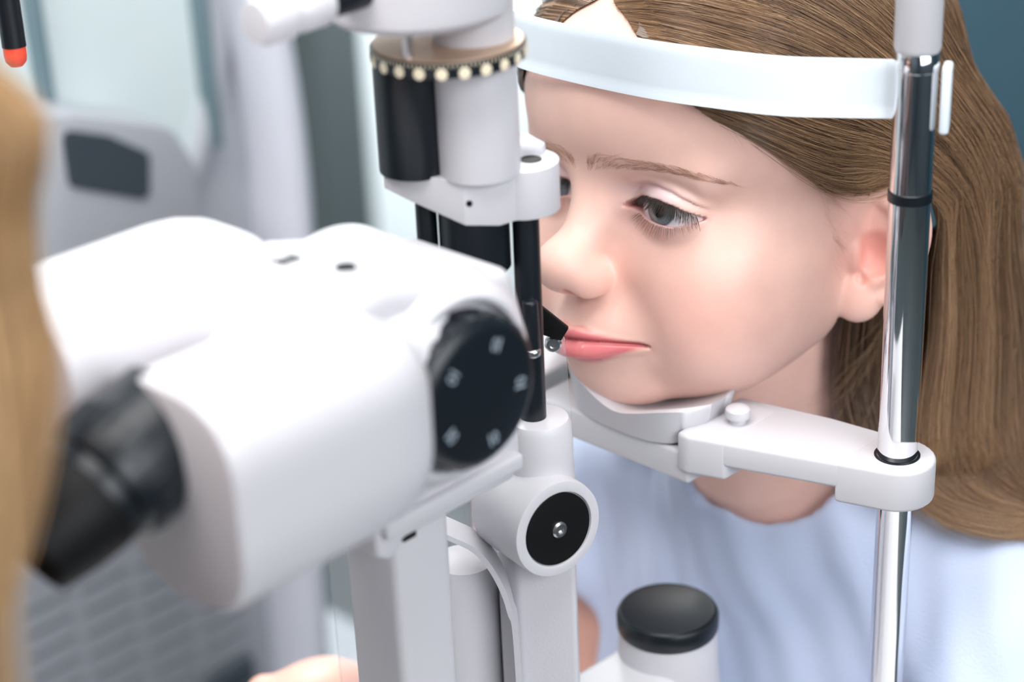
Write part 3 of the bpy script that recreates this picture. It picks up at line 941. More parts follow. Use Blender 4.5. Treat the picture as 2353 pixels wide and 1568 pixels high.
# loose strands and down at the temple
def wisps():
    r = np.random.RandomState(21)
    S = []
    for _ in range(90):                                      # short down in front of the ear and along the hairline
        s = r.uniform(0, 1)
        root = catmull([(38, 1, 46), (56, -24, 31), (62, -50, 12), (61, -60, -4), (58, -66, -22)], 50)[int(s * 49)] + r.normal(0, 2.0, 3)
        d = np.array([0.25, -0.65, -0.72]) * (0.4 + s) + np.array([0.2, -0.6, 0.05]) * (1 - s) + r.normal(0, 0.28, 3)
        d /= np.linalg.norm(d)
        L = r.uniform(7, 20)
        t = np.linspace(0, 1, 10)[:, None]
        p = root + d * L * t + np.array([0, -0.5, -0.5]) * L * 0.35 * t ** 2 + r.normal(0, 0.12, 3) * L * t ** 2
        q, N = surf_push(p, scalp, 6)
        S.append(q + N * (0.25 + 1.8 * r.rand() * t))
    S = np.array(S)
    return S
_w = wisps()
_add(*to_mesh_strands(_w, np.random.RandomState(4).uniform(0.6, 1.0, len(_w)), 0.00003, 0.2))
def flyaways():
    r = np.random.RandomState(33)
    P, _ = grow(320, 22, 44, (2.5, 7.0), (0, 7), 3.0, 0.5, 3.5)
    return P
_f = flyaways()
_add(*to_mesh_strands(_f, np.random.RandomState(5).uniform(0.5, 1.0, len(_f)), 0.00006, 0.3))
def neck_wisps():
    r = np.random.RandomState(8)
    S = []
    for _ in range(18):
        a = np.array([64, -104, -52 + r.uniform(-14, 10)]) + r.normal(0, 2, 3)
        b = np.array([52, -84, -84]) + r.normal(0, 5, 3)
        c = np.array([40 + r.uniform(-4, 14), -66, -98 + r.uniform(-10, 10)]) + r.normal(0, 5, 3)
        S.append(catmull([a, b, c], 14))
    return np.array(S)
_n = neck_wisps()
_add(*to_mesh_strands(_n, np.random.RandomState(6).uniform(0.5, 1.0, len(_n)), 0.00005, 0.3))
link('hair', mesh_np('hair', np.concatenate(hv), np.concatenate(hq), {'tint': np.concatenate(ht)}), M_HAIR, girl)
# ------------------------------------------------------------------ white top and her right arm
def torso_sdf(p):
    q = p.copy(); q[:, 0] = np.abs(q[:, 0])
    n = cap(q, (0, -134, -170), (100, -132, -176), 46, 36)
    n = smin(n, cap(q, (0, -112, -150), (0, -110, -128), 44, 40), 30)
    n = smin(n, ell(q, (0, -136, -280), (112, 74, 150)), 25)
    return n
def shirt_sdf(p):
    q = p.copy(); q[:, 0] = np.abs(q[:, 0])
    d = torso_sdf(p) - 6.0
    d = smin(d, cap(q, (102, -132, -178), (116, -118, -206), 37, 39), 18)
    x, f, z = p[:, 0], p[:, 1], p[:, 2]
    d = d + 1.6 * np.sin(x * 0.085 + z * 0.06 + 1.5 * np.sin(f * 0.05)) + 1.3 * np.sin(z * 0.11 - x * 0.05 + f * 0.04 + 2.0) + 0.5 * np.sin(x * 0.31 + z * 0.17)
    hole = cap(p, (6, -98, -60), (6, -102, -120), 38, 41)
    d = smax(d, -hole, 4.0)
    d = smax(d, -(ell(q, (124, -108, -246), (48, 52, 36))), 3.0)   # sleeve openings
    return np.maximum(d, -(p[:, 2] + 420))
SV, SQ = sdf_mesh(shirt_sdf, axis_coords([(-170, 170, 3.2)]), axis_coords([(-236, -40, 3.2)]), axis_coords([(-425, -96, 3.2)]), 3, 1)
M_SHIRT = mat('white_cotton', (0.50, 0.57, 0.75), 0.85)
M_SHIRT.node_tree.nodes['Principled BSDF'].inputs['Sheen Weight'].default_value = 0.15
add_noise_bump(M_SHIRT, 900, 0.25, 0.0008, 2)
tag(link('top', mesh_np('top', h2w(SV), SQ[:, ::-1]), M_SHIRT, girl), 'white cotton crew neck top')

def arm_sdf(p):
    d = cap(p, (-108, -136, -190), (-124, -112, -330), 31, 25)
    d = smin(d, cap(p, (-124, -112, -330), (-122, 28, -250), 24, 18), 10)
    p = p - np.array([-6, 22, 13], np.float32)
    d = smin(d, ell(p, (-114, 30, -248), (19, 26, 15)), 10)           # back of the hand
    for i, (x, l) in enumerate(((-101, 0), (-110, 3), (-119, 2), (-127.5, -3))):
        k = (x, 52 + l, -246.0)                                   # knuckle, middle joint and tip, curled around a grip
        d = smin(d, cap(p, (x * 0.5 - 57, 34, -247), k, 8.0, 7.6), 3)
        d = smin(d, cap(p, k, (x, 59 + l, -266), 7.4, 6.6), 1.2)
        d = smin(d, cap(p, (x, 59 + l, -266), (x, 42 + l, -276), 6.6, 5.6), 1.2)
    d = smin(d, cap(p, (-100, 20, -252), (-92, 42, -262), 8.0, 7.2), 4)
    d = smin(d, cap(p, (-92, 42, -262), (-100, 62, -272), 7.0, 6.0), 1.5)
    return d
AV, AQ = sdf_mesh(arm_sdf, axis_coords([(-165, -70, 2.0)]), axis_coords([(-172, 100, 2.0)]), axis_coords([(-366, -150, 2.0)]), 3, 1)

_ac = np.tile(np.array([0.72, 0.42, 0.34]), (len(AV), 1))  # arm skin darker and redder: the microscope's shade is put into the colour
_kn = np.exp(-(((AV - np.array([-120, 76, -233])) / np.array([24, 9, 12])) ** 2).sum(1))[:, None] * 0.4
_ac = _ac * (1 - _kn) + np.array([0.80, 0.36, 0.30]) * _kn
link('body', mesh_np('body', h2w(np.concatenate([BODY_V, AV])), np.concatenate([BODY_Q, AQ + len(BODY_V)])[:, ::-1],
     {'skin': np.concatenate([_c, _ac]), 'gloss': np.concatenate([_g, np.zeros(len(AV))])}), M_SKIN, girl)
# ------------------------------------------------------------------ head rest (fixed to the table)
TABLE_Z = 0.80
rest = thing('head_rest', 'white and chrome head rest frame with forehead band and chin cup around the child', 'head rest', (0.01, 0.025, TABLE_Z))
PX, PY, BZ = 0.12, 0.025, 1.088
OPX = -0.100
for x in (PX, OPX):
    post = lathe('post', (x, PY, 0), (0, 0, 1), [(0, TABLE_Z), (0.0066, TABLE_Z), (0.0066, BZ - 0.004), (0.0072, BZ - 0.003), (0.0072, 1.2400), (0, 1.2400)], M_CHROME, rest, 64)
    lathe('collar', (x, PY, 0), (0, 0, 1), [(0.0072, 1.1868), (0.00755, 1.1870), (0.0076, 1.1905), (0.0072, 1.1908)], M_BLACK, post, 64)
    lathe('ferrule', (x, PY, 0), (0, 0, 1), [(0.0070, 1.2330), (0.0074, 1.2335), (0.0074, 1.2392), (0.0070, 1.2398)], M_CHROME, post, 64)
    lathe('sleeve', (x, PY, 0), (0, 0, 1), [(0, 1.2385), (0.0066, 1.2385), (0.0074, 1.2400), (0.0078, 1.2412), (0.0078, 1.36), (0.0066, 1.365), (0, 1.366)], M_WHITE, post, 64)
    cyl('foot', (x, PY, 0), (0, 0, 1), 0.018, TABLE_Z, TABLE_Z + 0.02, M_WHITE, post, 0.003)

# chin bar: plan outline, mirrored about x = 0.01
def mirror_x(pts, c=0.01):
    return pts + [(2 * c - x, y) for x, y in pts[::-1]]
arc = [(PX + 0.0138 * math.cos(a), PY + 0.0138 * math.sin(a)) for a in np.linspace(math.radians(-68), math.radians(112), 16)]
def add_prism(bm, pts, z0, z1):
    lo = [bm.verts.new((x, y, z0)) for x, y in pts]; hi = [bm.verts.new((x, y, z1)) for x, y in pts]
    bm.faces.new(lo[::-1]); bm.faces.new(hi)
    for i in range(len(pts)):
        j = (i + 1) % len(pts)
        bm.faces.new((lo[i], lo[j], hi[j], hi[i]))
bm = bmesh.new()
def add_part(pts, z0, z1, bev):
    b2 = bmesh.new(); add_prism(b2, pts, z0, z1); bevel_bm(b2, bev, 3)
    me_ = bpy.data.meshes.new('t'); b2.to_mesh(me_); b2.free(); bm.from_mesh(me_); bpy.data.meshes.remove(me_)
for mir in (False, True):
    f_ = (lambda P: [(0.02 - x, y) for x, y in P][::-1]) if mir else (lambda P: P)
    add_part(f_([(0.0470, -0.0118), (0.0520, -0.0128), (0.058, -0.0105)] + arc + [(0.085, 0.0345), (0.0470, 0.0265)]), BZ - 0.0105, BZ, 0.0016)       # arm
    add_part(f_([(0.1060, 0.0057)] + [(PX + 0.0140 * math.cos(a), PY + 0.0140 * math.sin(a)) for a in np.linspace(math.radians(-68), math.radians(112), 16)] + [(0.1060, 0.0368)]), BZ - 0.0165, BZ + 0.0001, 0.0016)                                                      # boss round the post
    add_part(f_([(0.0470, -0.0120), (0.0520, -0.0130), (0.058, -0.0107), (0.0668, -0.0077), (0.0668, 0.026), (0.0470, 0.025)]), BZ - 0.0160, BZ + 0.0001, 0.0016)
add_part([(-0.032, -0.0112), (0.052, -0.0112), (0.052, 0.024), (-0.032, 0.024)], BZ - 0.0215, BZ - 0.0085, 0.0016)                                  # lower middle
bar = bm_obj('chin_bar', bm, M_WHITE, rest)
for x in (PX, OPX):
    lathe('gasket', (x, PY, 0), (0, 0, 1), [(0.0073, BZ - 0.001), (0.0073, BZ + 0.0004), (0.0083, BZ + 0.0004), (0.0083, BZ - 0.001)], M_BLACK, bar, 64)
lathe('peg', (0.0600, 0.0085, BZ), (0, 0, 1), [(0.0032, -0.001), (0.0032, 0.0022), (0.0046, 0.0026), (0.0049, 0.0040), (0.0046, 0.0058), (0.0034, 0.0067), (0.0, 0.0070)], M_WHITE, bar, 40)

# chin cup: a saddle
bm = bmesh.new()
CXC, CHW = 0.019, 0.034
def cup_z(x, y):
    u = (x - CXC) / CHW
    s = math.sqrt(u * u + 0.05) - math.sqrt(0.05)
    return 1.0843 + (0.0205 if u < 0 else 0.0145) * s + 0.25 * (y - 0.008) ** 2 / 0.02
NU, NV = 36, 14
top, bot = [], []
for i in range(NU + 1):
    u = -1 + 2 * i / NU
    x = CXC + CHW * u
    w = 0.0215 * math.sqrt(max(0.05, 1 - 0.93 * abs(u) ** 5))
    ry = []; rb = []
    for j in range(NV + 1):
        v = -1 + 2 * j / NV
        y = 0.006 + w * v
        edge = 0.0022 * (abs(v) ** 10)
        ry.append(bm.verts.new((x, y, cup_z(x, y) - edge))); rb.append(bm.verts.new((CXC + (x - CXC) * 0.90, 0.006 + (y - 0.006) * 0.86, min(cup_z(x, y) - 0.0035, 1.0790 + 0.0030 * u * u))))
    top.append(ry); bot.append(rb)
for i in range(NU):
    for j in range(NV):
        bm.faces.new((top[i][j], top[i + 1][j], top[i + 1][j + 1], top[i][j + 1]))
        bm.faces.new((bot[i][j], bot[i][j + 1], bot[i + 1][j + 1], bot[i + 1][j]))
for i in range(NU):
    bm.faces.new((top[i][0], bot[i][0], bot[i + 1][0], top[i + 1][0]))
    bm.faces.new((top[i][NV], top[i + 1][NV], bot[i + 1][NV], bot[i][NV]))
for j in range(NV):
    bm.faces.new((top[0][j], top[0][j + 1], bot[0][j + 1], bot[0][j]))
    bm.faces.new((top[NU][j], bot[NU][j], bot[NU][j + 1], top[NU][j + 1]))
bm_obj('chin_cup', bm, M_WHITE, rest, angle=1.2)

# forehead band
bp = catmull([(0.1120, 0.0255), (0.0965, 0.0155), (0.0795, 0.0055), (0.0565, -0.0012), (0.030, -0.0065), (-0.004, -0.0085), (-0.032, -0.0070), (-0.056, 0.0010), (-0.076, 0.0110), (-0.0925, 0.0255)], 90)
bm = bmesh.new()
cols = []
for i, (x, y) in enumerate(bp):
    t = bp[min(i + 1, 89)] - bp[max(i - 1, 0)]; t /= np.linalg.norm(t)
    n = np.array([t[1], -t[0]])
    if n[1] > 0: n = -n
    zc = 1.2248
    h = 0.0100 + 0.0004 * math.sin(math.pi * i / 89)
    col = []
    for k in range(13):                       # closed section: outer face with a soft lip at the lower edge, then inner face
        a = -1 + 2 * k / 12
        lip = 0.0012 * max(0.0, (-a - 0.72) / 0.28)
        r = 0.0009 - 0.0006 * abs(a) ** 10
        col.append((x + n[0] * (r + lip), y + n[1] * (r + lip), zc + h * a))
    for k in range(13):
        a = 1 - 2 * k / 12
        col.append((x - n[0] * 0.0006, y - n[1] * 0.0006, zc + h * a))
    cols.append([bm.verts.new(c) for c in col])
for a, b in zip(cols, cols[1:]):
    for k in range(26):
        j = (k + 1) % 26
        bm.faces.new((a[k], a[j], b[j], b[k]))
bm.faces.new(cols[0][::-1]); bm.faces.new(cols[-1])
band = bm_obj('forehead_band', bm, M_BAND, rest, angle=0.9)
for x, sg in ((PX, 1), (OPX, -1)):
    rot_box('clip', (x + sg * 0.0085, PY + 0.0055, 1.2235), (0.0032, 0.009, 0.0235), sg * 28, M_BAND, band, 0.0012)

# fixation lamp on its arm
lamp = tube('fixation_arm', catmull([(OPX, PY - 0.008, 1.33), (-0.105, -0.03, 1.37), (-0.118, -0.10, 1.385), (-0.1265, -0.155, 1.36), (-0.1272, -0.161, 1.30), (-0.1262, -0.1625, 1.2430)], 40), 0.0043, M_BLACK, rest, 24)
lathe('fixation_tip', (-0.1262, -0.1625, 1.2440), (0.012, -0.03, -1), [(0, 0), (0.0040, 0.0), (0.0040, 0.0042), (0.0036, 0.0064), (0.0022, 0.0080), (0, 0.0085)], M_RED, lamp, 32)
# ------------------------------------------------------------------ slit lamp: microscope, columns, illumination tower
slit = thing('slit_lamp', 'white slit lamp microscope with black eyepieces and a scaled lamp tower facing the child', 'slit lamp', (0.03, -0.10, TABLE_Z))
# --- microscope drum housing
HC = (-0.1545, 1.1728)
body = lathe('microscope_body', (0, HC[0], HC[1]), (1, 0, 0), [(0, 0.016), (0.026, 0.016), (0.033, 0.019), (0.0365, 0.025), (0.0368, 0.060), (0.0362, 0.068), (0.0335, 0.0765), (0.0300, 0.0815), (0.0282, 0.0828), (0.0268, 0.0826), (0.0262, 0.0812), (0.0262, 0.0780), (0, 0.0780)], M_WHITE, slit, 96)
prism('nose', round_poly([(-0.165, 1.150), (-0.118, 1.152), (-0.112, 1.174), (-0.118, 1.196), (-0.165, 1.205)], 0.008), 0.026, 0.070, M_WHITE, body, 0.004, 3, ex=(0, 1, 0), ey=(0, 0, 1), ez=(1, 0, 0))
def knob(x0, x1, sg):
    k = lathe('magnification_knob', (0, HC[0], HC[1]), (sg, 0, 0), [(0, sg * x0), (0.0225, sg * x0), (0.0236, sg * x0 + 0.0012), (0.0236, sg * x1 - 0.0022), (0.0218, sg * x1 - 0.0004), (0.0200, sg * x1), (0, sg * x1)], M_BLACK, slit, 96)
    for i in range(20):                                     # grip ribs
        a = 2 * math.pi * i / 20
        c = Vector((0.5 * (x0 + x1), HC[0] + 0.0234 * math.cos(a), HC[1] + 0.0234 * math.sin(a)))
        box('grip_rib', c, (abs(x1 - x0) * 0.62, 0.0042, 0.0016), M_BLACK, k, 0.0005, 2, (1, 0, 0), (0, -math.sin(a), math.cos(a)), (0, math.cos(a), math.sin(a)))
    for i in range(5):
        a = math.radians(72 * i + 66)
        c = (x1 - sg * 0.0001, HC[0] + 0.0158 * math.cos(a), HC[1] + 0.0158 * math.sin(a))
        u, v = Vector((0, -math.sin(a), math.cos(a))), Vector((0, math.cos(a), math.sin(a)))
        bm = bmesh.new()                                    # a worn number: an oval ring with a stroke beside it
        n = 20
        for ro, ri, off in ((1.0, 0.55, 0.0009), ):
            o_ = [bm.verts.new(Vector(c) + u * (off + ro * 0.0011 * math.cos(2 * math.pi * t / n)) + v * (ro * 0.0021 * math.sin(2 * math.pi * t / n)) + Vector((sg * 0.0003, 0, 0))) for t in range(n)]
            i_ = [bm.verts.new(Vector(c) + u * (off + ri * 0.0011 * math.cos(2 * math.pi * t / n)) + v * (ri * 0.0021 * math.sin(2 * math.pi * t / n)) + Vector((sg * 0.0003, 0, 0))) for t in range(n)]
            for t in range(n):
                s = (t + 1) % n
                bm.faces.new((o_[t], o_[s], i_[s], i_[t]))
        add_box(bm, Vector(c) - u * 0.0013 + Vector((sg * 0.0002, 0, 0)), (0.0003, 0.0007, 0.0042), (1, 0, 0), u, v)
        bm_obj('marking', bm, M_GREYMARK, k)
    return k
knob(0.0782, 0.0915, 1)
knob(0.0165, 0.006, -1)

# --- binocular block and prism housings
block = prism('binocular_block', round_poly([(-0.222, 1.150), (-0.150, 1.150), (-0.150, 1.206), (-0.178, 1.2135), (-0.205, 1.2135), (-0.222, 1.200)], 0.010), 0.022, 0.078, M_WHITE, slit, 0.007, 4, ex=(0, 1, 0), ey=(0, 0, 1), ez=(1, 0, 0))
box('window', (0.0437, -0.1845, 1.2136), (0.0052, 0.0075, 0.0012), M_BLACK, block, 0.0005)
cyl('screw_hole', (0.061, -0.1775, 1.2128), (0, 0, 1), 0.0032, 0.0, 0.0012, M_BLACK_MATT, block, 0.0003, 32)
HZ = 1.187
def housing(x, z, dy=0.0, w=0.0275, top=0.031, bot=0.034):
    sec = round_poly([(-w, -bot), (w, -bot), (w, top), (-w, top)], [0.027, 0.027, 0.022, 0.024], 12)
    bm = bmesh.new()
    ys = [(-0.2525 - dy, 0.93), (-0.2520 - dy, 0.965), (-0.2505 - dy, 0.99), (-0.2480 - dy, 1.0), (-0.206, 1.0), (-0.198, 0.975), (-0.191, 0.91), (-0.186, 0.81), (-0.1835, 0.68)]
    rows = [[bm.verts.new((x + a * k, y, z + b * k)) for a, b in sec] for y, k in ys]
    n = len(sec)
    for r0, r1 in zip(rows, rows[1:]):
        for q in range(n):
            t = (q + 1) % n
            bm.faces.new((r0[q], r0[t], r1[t], r1[q]))
    bm.faces.new(rows[0][::-1]); bm.faces.new(rows[-1])
    return bm_obj('prism_housing', bm, M_WHITE, slit)
housing(0.081, 1.1815, 0.006); housing(0.022, 1.1935, 0.012)
box('sleeve', (0.064, -0.185, 1.178), (0.046, 0.075, 0.052), M_WHITE, block, 0.018, 6)
def eyepiece(x, y, z, ax=Vector((0, -0.925, -0.38))):
    u_, v_, w_ = frame(ax)
    o_ = Vector((x, y, z))
    e = lathe('eyepiece', o_, ax, [(0, -0.012), (0.0176, -0.012), (0.0182, 0.0), (0.0189, 0.002), (0.0189, 0.012), (0.0180, 0.0145), (0.0158, 0.0155), (0.0158, 0.019), (0, 0.019)], M_BLACK, slit, 72)
    for i in range(32):
        a = 2 * math.pi * i / 32
        r_ = u_ * math.cos(a) + v_ * math.sin(a)
        box('grip_rib', o_ + r_ * 0.0189 + w_ * 0.007, (0.0014, 0.008, 0.0012), M_BLACK, e, 0.0004, 2, tuple(w_.cross(r_)), tuple(w_), tuple(r_))
    lathe('eyecup', o_, ax, [(0, 0.018), (0.0152, 0.018), (0.0160, 0.021), (0.0152, 0.030), (0.0136, 0.038), (0.0128, 0.0405), (0.0115, 0.0400), (0.0098, 0.034), (0, 0.033)], M_BLACK_MATT, e, 72)
    cyl('lens', o_, ax, 0.0095, 0.0332, 0.0338, M_GLASS_LENS, e, 0.0002)
eyepiece(0.0695, -0.2585, 1.1915); eyepiece(0.006, -0.2645, 1.2000)

# --- microscope carrier and column
carr = prism('carrier_arm', [(-0.170, 1.110), (-0.164, 1.1065), (-0.158, 1.112), (-0.108, 1.112), (-0.104, 1.117), (-0.104, 1.130), (-0.115, 1.142), (-0.165, 1.142), (-0.170, 1.134)], 0.026, 0.056, M_WHITE, slit, 0.0018, 3, ex=(0, 1, 0), ey=(0, 0, 1), ez=(1, 0, 0))
box('rail', (0.0565, -0.137, 1.1195), (0.006, 0.062, 0.006), M_WHITE, carr, 0.0015)
box('latch', (0.050, -0.153, 1.1100), (0.006, 0.006, 0.004), M_BLACK_MATT, carr, 0.0008)
prism('microscope_column', [(0.0150, -0.1505), (0.0415, -0.1505), (0.0415, -0.1255), (0.030, -0.120), (0.0150, -0.120)], TABLE_Z + 0.05, 1.112, M_WHITE_TEX, slit, 0.0035, 4)

# --- tilt joint and lamp column (the lamp arm is swung towards the camera side)
E1, E2 = Vector((0.745, 0.667, 0)), Vector((0.667, -0.745, 0))
def tw(o, a, b, z):                     # tower frame -> world
    v = Vector(o) + E1 * a + E2 * b
    return Vector((v.x, v.y, z))
LC = (0.031, -0.072, 0)
def tpoly(pts, o=LC):
    return [tuple(tw(o, a, b, 0)[:2]) for a, b in pts]
prism('lamp_column', tpoly(round_poly([(-0.0150, -0.012), (0.0135, -0.012), (0.0135, 0.0125), (-0.0075, 0.0125), (-0.0150, 0.0035)], [0.001, 0.002, 0.002, 0.004, 0.003])), TABLE_Z + 0.05, 1.060, M_WHITE_TEX, slit, 0.0015)
JN = Vector((0.975, -0.20, 0.05)).normalized()
JO = Vector((0.0520, -0.0832, 1.0800))
joint = lathe('tilt_joint', JO, JN, [(0, -0.030), (0.0165, -0.030), (0.0178, -0.028), (0.0182, -0.002), (0.0178, 0.0), (0.0148, 0.0006), (0.0142, 0.0004), (0.0138, -0.0008), (0, -0.0008)], M_WHITE, slit, 72)
cyl('disc', JO, JN, 0.0136, -0.0012, 0.0002, M_BLACK_MATT, joint, 0.0003, 64)
scr = lathe('screw', JO, JN, [(0, 0.0), (0.0030, 0.0), (0.0030, 0.0010), (0.0024, 0.0017), (0.0013, 0.0018), (0.0012, 0.0008), (0, 0.0008)], M_STEEL, joint, 40)
lathe('socket_column', (0.0355, -0.0738, 0), (0, 0, 1), [(0, 1.082), (0.0128, 1.082), (0.0122, 1.090), (0.0118, 1.096), (0.0115, 1.1125), (0.0104, 1.1150), (0.0060, 1.1158), (0, 1.1158)], M_WHITE, slit, 64)
# curved flange between the two columns
fl = [tw(LC, a, b, z) for a, b, z in ((-0.040, 0.012, 1.0790), (-0.030, 0.013, 1.0745), (-0.0215, 0.013, 1.0690), (-0.0150, 0.0135, 1.0590), (-0.0105, 0.0135, 1.0440), (-0.0085, 0.0135, 1.020), (-0.0080, 0.0135, 0.88))]
sweep('flange', catmull([tuple(v) for v in fl], 40), [(-0.0010, -0.006), (0.0010, -0.006), (0.0010, 0.006), (-0.0010, 0.006)], M_WHITE, slit, up=tuple(E2))
lathe('spacer', tw(LC, -0.028, -0.004, 0), (0, 0, 1), [(0, TABLE_Z + 0.05), (0.0125, TABLE_Z + 0.05), (0.0125, 1.045), (0.011, 1.052), (0, 1.056)], M_WHITE, slit, 48)
# --- pivot under the chin with a black cap
PV = (0.0345, -0.0030)
pil = lathe('pivot', (PV[0], PV[1], 0), (0, 0, 1), [(0, TABLE_Z + 0.05), (0.0215, TABLE_Z + 0.05), (0.0215, 0.965), (0.0205, 0.975), (0.0200, 0.990), (0.0195, 0.9915), (0, 0.9915)], M_WHITE, slit, 64)
lathe('pivot_cap', (PV[0], PV[1], 0.9915), (0, 0, 1), [(0, 0), (0.0200, 0), (0.0205, 0.0012), (0.0206, 0.0065), (0.0198, 0.0080), (0.0186, 0.0086), (0.0178, 0.0083), (0.0, 0.0078)], M_BLACK, pil, 72)
d_ = (Vector((PV[0], PV[1], 0)) - Vector((0.031, -0.072, 0))).normalized()
box('pivot_arm', (0.5 * (PV[0] + 0.031), 0.5 * (PV[1] - 0.072), 0.953), (0.070, 0.034, 0.056), M_WHITE, slit, 0.006, 4, tuple(d_), (-d_.y, d_.x, 0))

# --- illumination tower
rp = tw((0.0345, -0.0755, 0), 0, 0, 0)
cyl('support_rod', (rp.x, rp.y, 0), (0, 0, 1), 0.0046, 1.108, 1.197, M_BLACK, slit, 0.0005)
cyl('support_rod', (0.0095, -0.0976, 0), (0, 0, 1), 0.0036, 1.120, 1.197, M_BLACK, slit, 0.0005)
lathe('projection_lens', (0.0222, -0.0877, 0), (0, 0, 1), [(0, 1.1735), (0.0112, 1.1735), (0.0120, 1.1745), (0.0120, 1.197), (0, 1.197)], M_BLACK, slit, 56)
lathe('mirror_hood', (0.0222, -0.0877, 0), (0, 0, 1), [(0, 1.140), (0.0060, 1.140), (0.0100, 1.1735), (0, 1.1735)], M_WHITE, slit, 48)
lobe = [(0.0005 + 0.0122 * math.cos(a), 0.0 + 0.0122 * math.sin(a)) for a in np.linspace(math.radians(-120), math.radians(95), 18)]
BO = (0.0300, -0.0722, 0)
bpl = [(-0.046, 0.0020), (-0.0425, -0.004), (-0.028, -0.016), (-0.012, -0.019)] + [(0.0005 + 0.0125 * math.cos(a), 0.0125 * math.sin(a)) for a in np.linspace(math.radians(-60), math.radians(100), 16)] + [(-0.007, 0.0165), (-0.018, 0.0192), (-0.036, 0.0125), (-0.0455, 0.0065)]
bm = bmesh.new()
_pl = tpoly(bpl, BO)
def _under(a):
    return 1.1925 + 0.0105 * max(0.0, min(1.0, (-0.014 - a) / 0.030))
lo_ = [bm.verts.new((x, y, _under(a))) for (x, y), (a, b) in zip(_pl, bpl)]
hi_ = [bm.verts.new((x, y, 1.2095)) for x, y in _pl]
bm.faces.new(hi_)
for i in range(len(_pl)):
    j = (i + 1) % len(_pl)
    bm.faces.new((lo_[i], lo_[j], hi_[j], hi_[i]))
bmesh.ops.triangulate(bm, faces=[bm.faces.new(lo_[::-1])])
bevel_bm(bm, 0.0014, 3)
brk = bm_obj('bracket', bm, M_WHITE, slit)
_sp = [(-0.030, -0.020), (0.002, -0.0175), (0.0085, -0.0105), (0.0075, -0.0055), (-0.004, -0.002), (-0.030, -0.002)]
bm = bmesh.new()
_q = tpoly(_sp, BO)
lo_ = [bm.verts.new((x, y, 1.2085)) for x, y in _q]
hi_ = [bm.verts.new((x, y, 1.2165 - 0.0045 * max(0.0, min(1.0, (a + 0.012) / 0.020)))) for (x, y), (a, b) in zip(_q, _sp)]
bm.faces.new(lo_[::-1]); bmesh.ops.triangulate(bm, faces=[bm.faces.new(hi_)])
for i in range(len(_q)):
    j = (i + 1) % len(_q)
    bm.faces.new((lo_[i], lo_[j], hi_[j], hi_[i]))
bevel_bm(bm, 0.0012, 2)
bm_obj('shoulder', bm, M_WHITE, brk)
cyl('socket', tw(BO, 0.0035, 0, 1.2092), (0, 0, 1), 0.0037, 0.0, 0.0006, M_BLACK_MATT, brk, 0.0002)
cyl('set_screw', tw(BO, -0.0165, 0.0187, 1.2015), tuple(E2), 0.0011, -0.0006, 0.0004, M_BLACK_MATT, brk, 0.0001, 20)
cyl('lamp_tube', (0.0258, -0.0872, 0), (0, 0, 1), 0.0137, 1.2085, 1.2490, M_WHITE, slit, 0.0006, 64)
cyl('filter_tube', (0.0068, -0.0980, 0), (0, 0, 1), 0.0126, 1.2085, 1.2490, M_BLACK, slit, 0.0006, 64)
RO = (0.0215, -0.0945, 0)
ring = lathe('scale_ring', (RO[0], RO[1], 0), (0, 0, 1), [(0, 1.2490), (0.0245, 1.2490), (0.0252, 1.2495), (0.0252, 1.2538), (0.0248, 1.2542), (0, 1.2542)], M_BLACK, slit, 96)
lathe('ring_face', (RO[0], RO[1], 0), (0, 0, 1), [(0, 1.2540), (0.0243, 1.2540), (0.0243, 1.2547), (0, 1.2547)], M_BRONZE, ring, 96)
for i in range(22):
    a = 2 * math.pi * i / 22
    n_ = (math.cos(a), math.sin(a), 0)
    cyl('marking', (RO[0] + 0.0251 * n_[0], RO[1] + 0.0251 * n_[1], 1.2508), n_, 0.0019, 0.0, 0.0003, M_CREAM, ring, 0.0001, 20)
for i in range(110):
    a = 2 * math.pi * i / 110
    n_ = Vector((math.cos(a), math.sin(a), 0))
    box('tick', Vector((RO[0], RO[1], 1.2533)) + n_ * 0.0252, (0.0002, 0.0003, 0.0011), M_CREAM, ring, 0, 1, tuple(n_), (-n_.y, n_.x, 0))
cyl('lamp_neck', (0.0258, -0.0872, 0), (0, 0, 1), 0.0134, 1.2530, 1.2680, M_WHITE, slit, 0.0006, 64)
lathe('index_pin', tw(RO, -0.011, 0.019, 0), (0, 0, 1), [(0, 1.2530), (0.0016, 1.2530), (0.0016, 1.262), (0, 1.263)], M_STEEL, slit, 20)
LO = (0.0165, -0.1020, 0)
house = lathe('lamp_house', (LO[0], LO[1], 0), (0, 0, 1), [(0, 1.2635), (0.0235, 1.2635), (0.0275, 1.2645), (0.0300, 1.2670), (0.0306, 1.2710), (0.0306, 1.33), (0.027, 1.338), (0, 1.340)], M_WHITE, slit, 80)
HD = Vector((0.02, -0.96, 0.0)).normalized()
h0 = Vector((0.0230, -0.124, 1.2785))
lever = cyl('lever', h0, HD, 0.0052, 0.0, 0.026, M_BLACK, slit, 0.001, 40)
lathe('lever_grip', h0, HD, [(0, 0.022), (0.0062, 0.022), (0.0068, 0.0235), (0.0068, 0.033), (0.0060, 0.0345), (0.0060, 0.036), (0.0074, 0.0375), (0.0074, 0.046), (0.0062, 0.049), (0, 0.050)], M_WHITE, lever, 48)

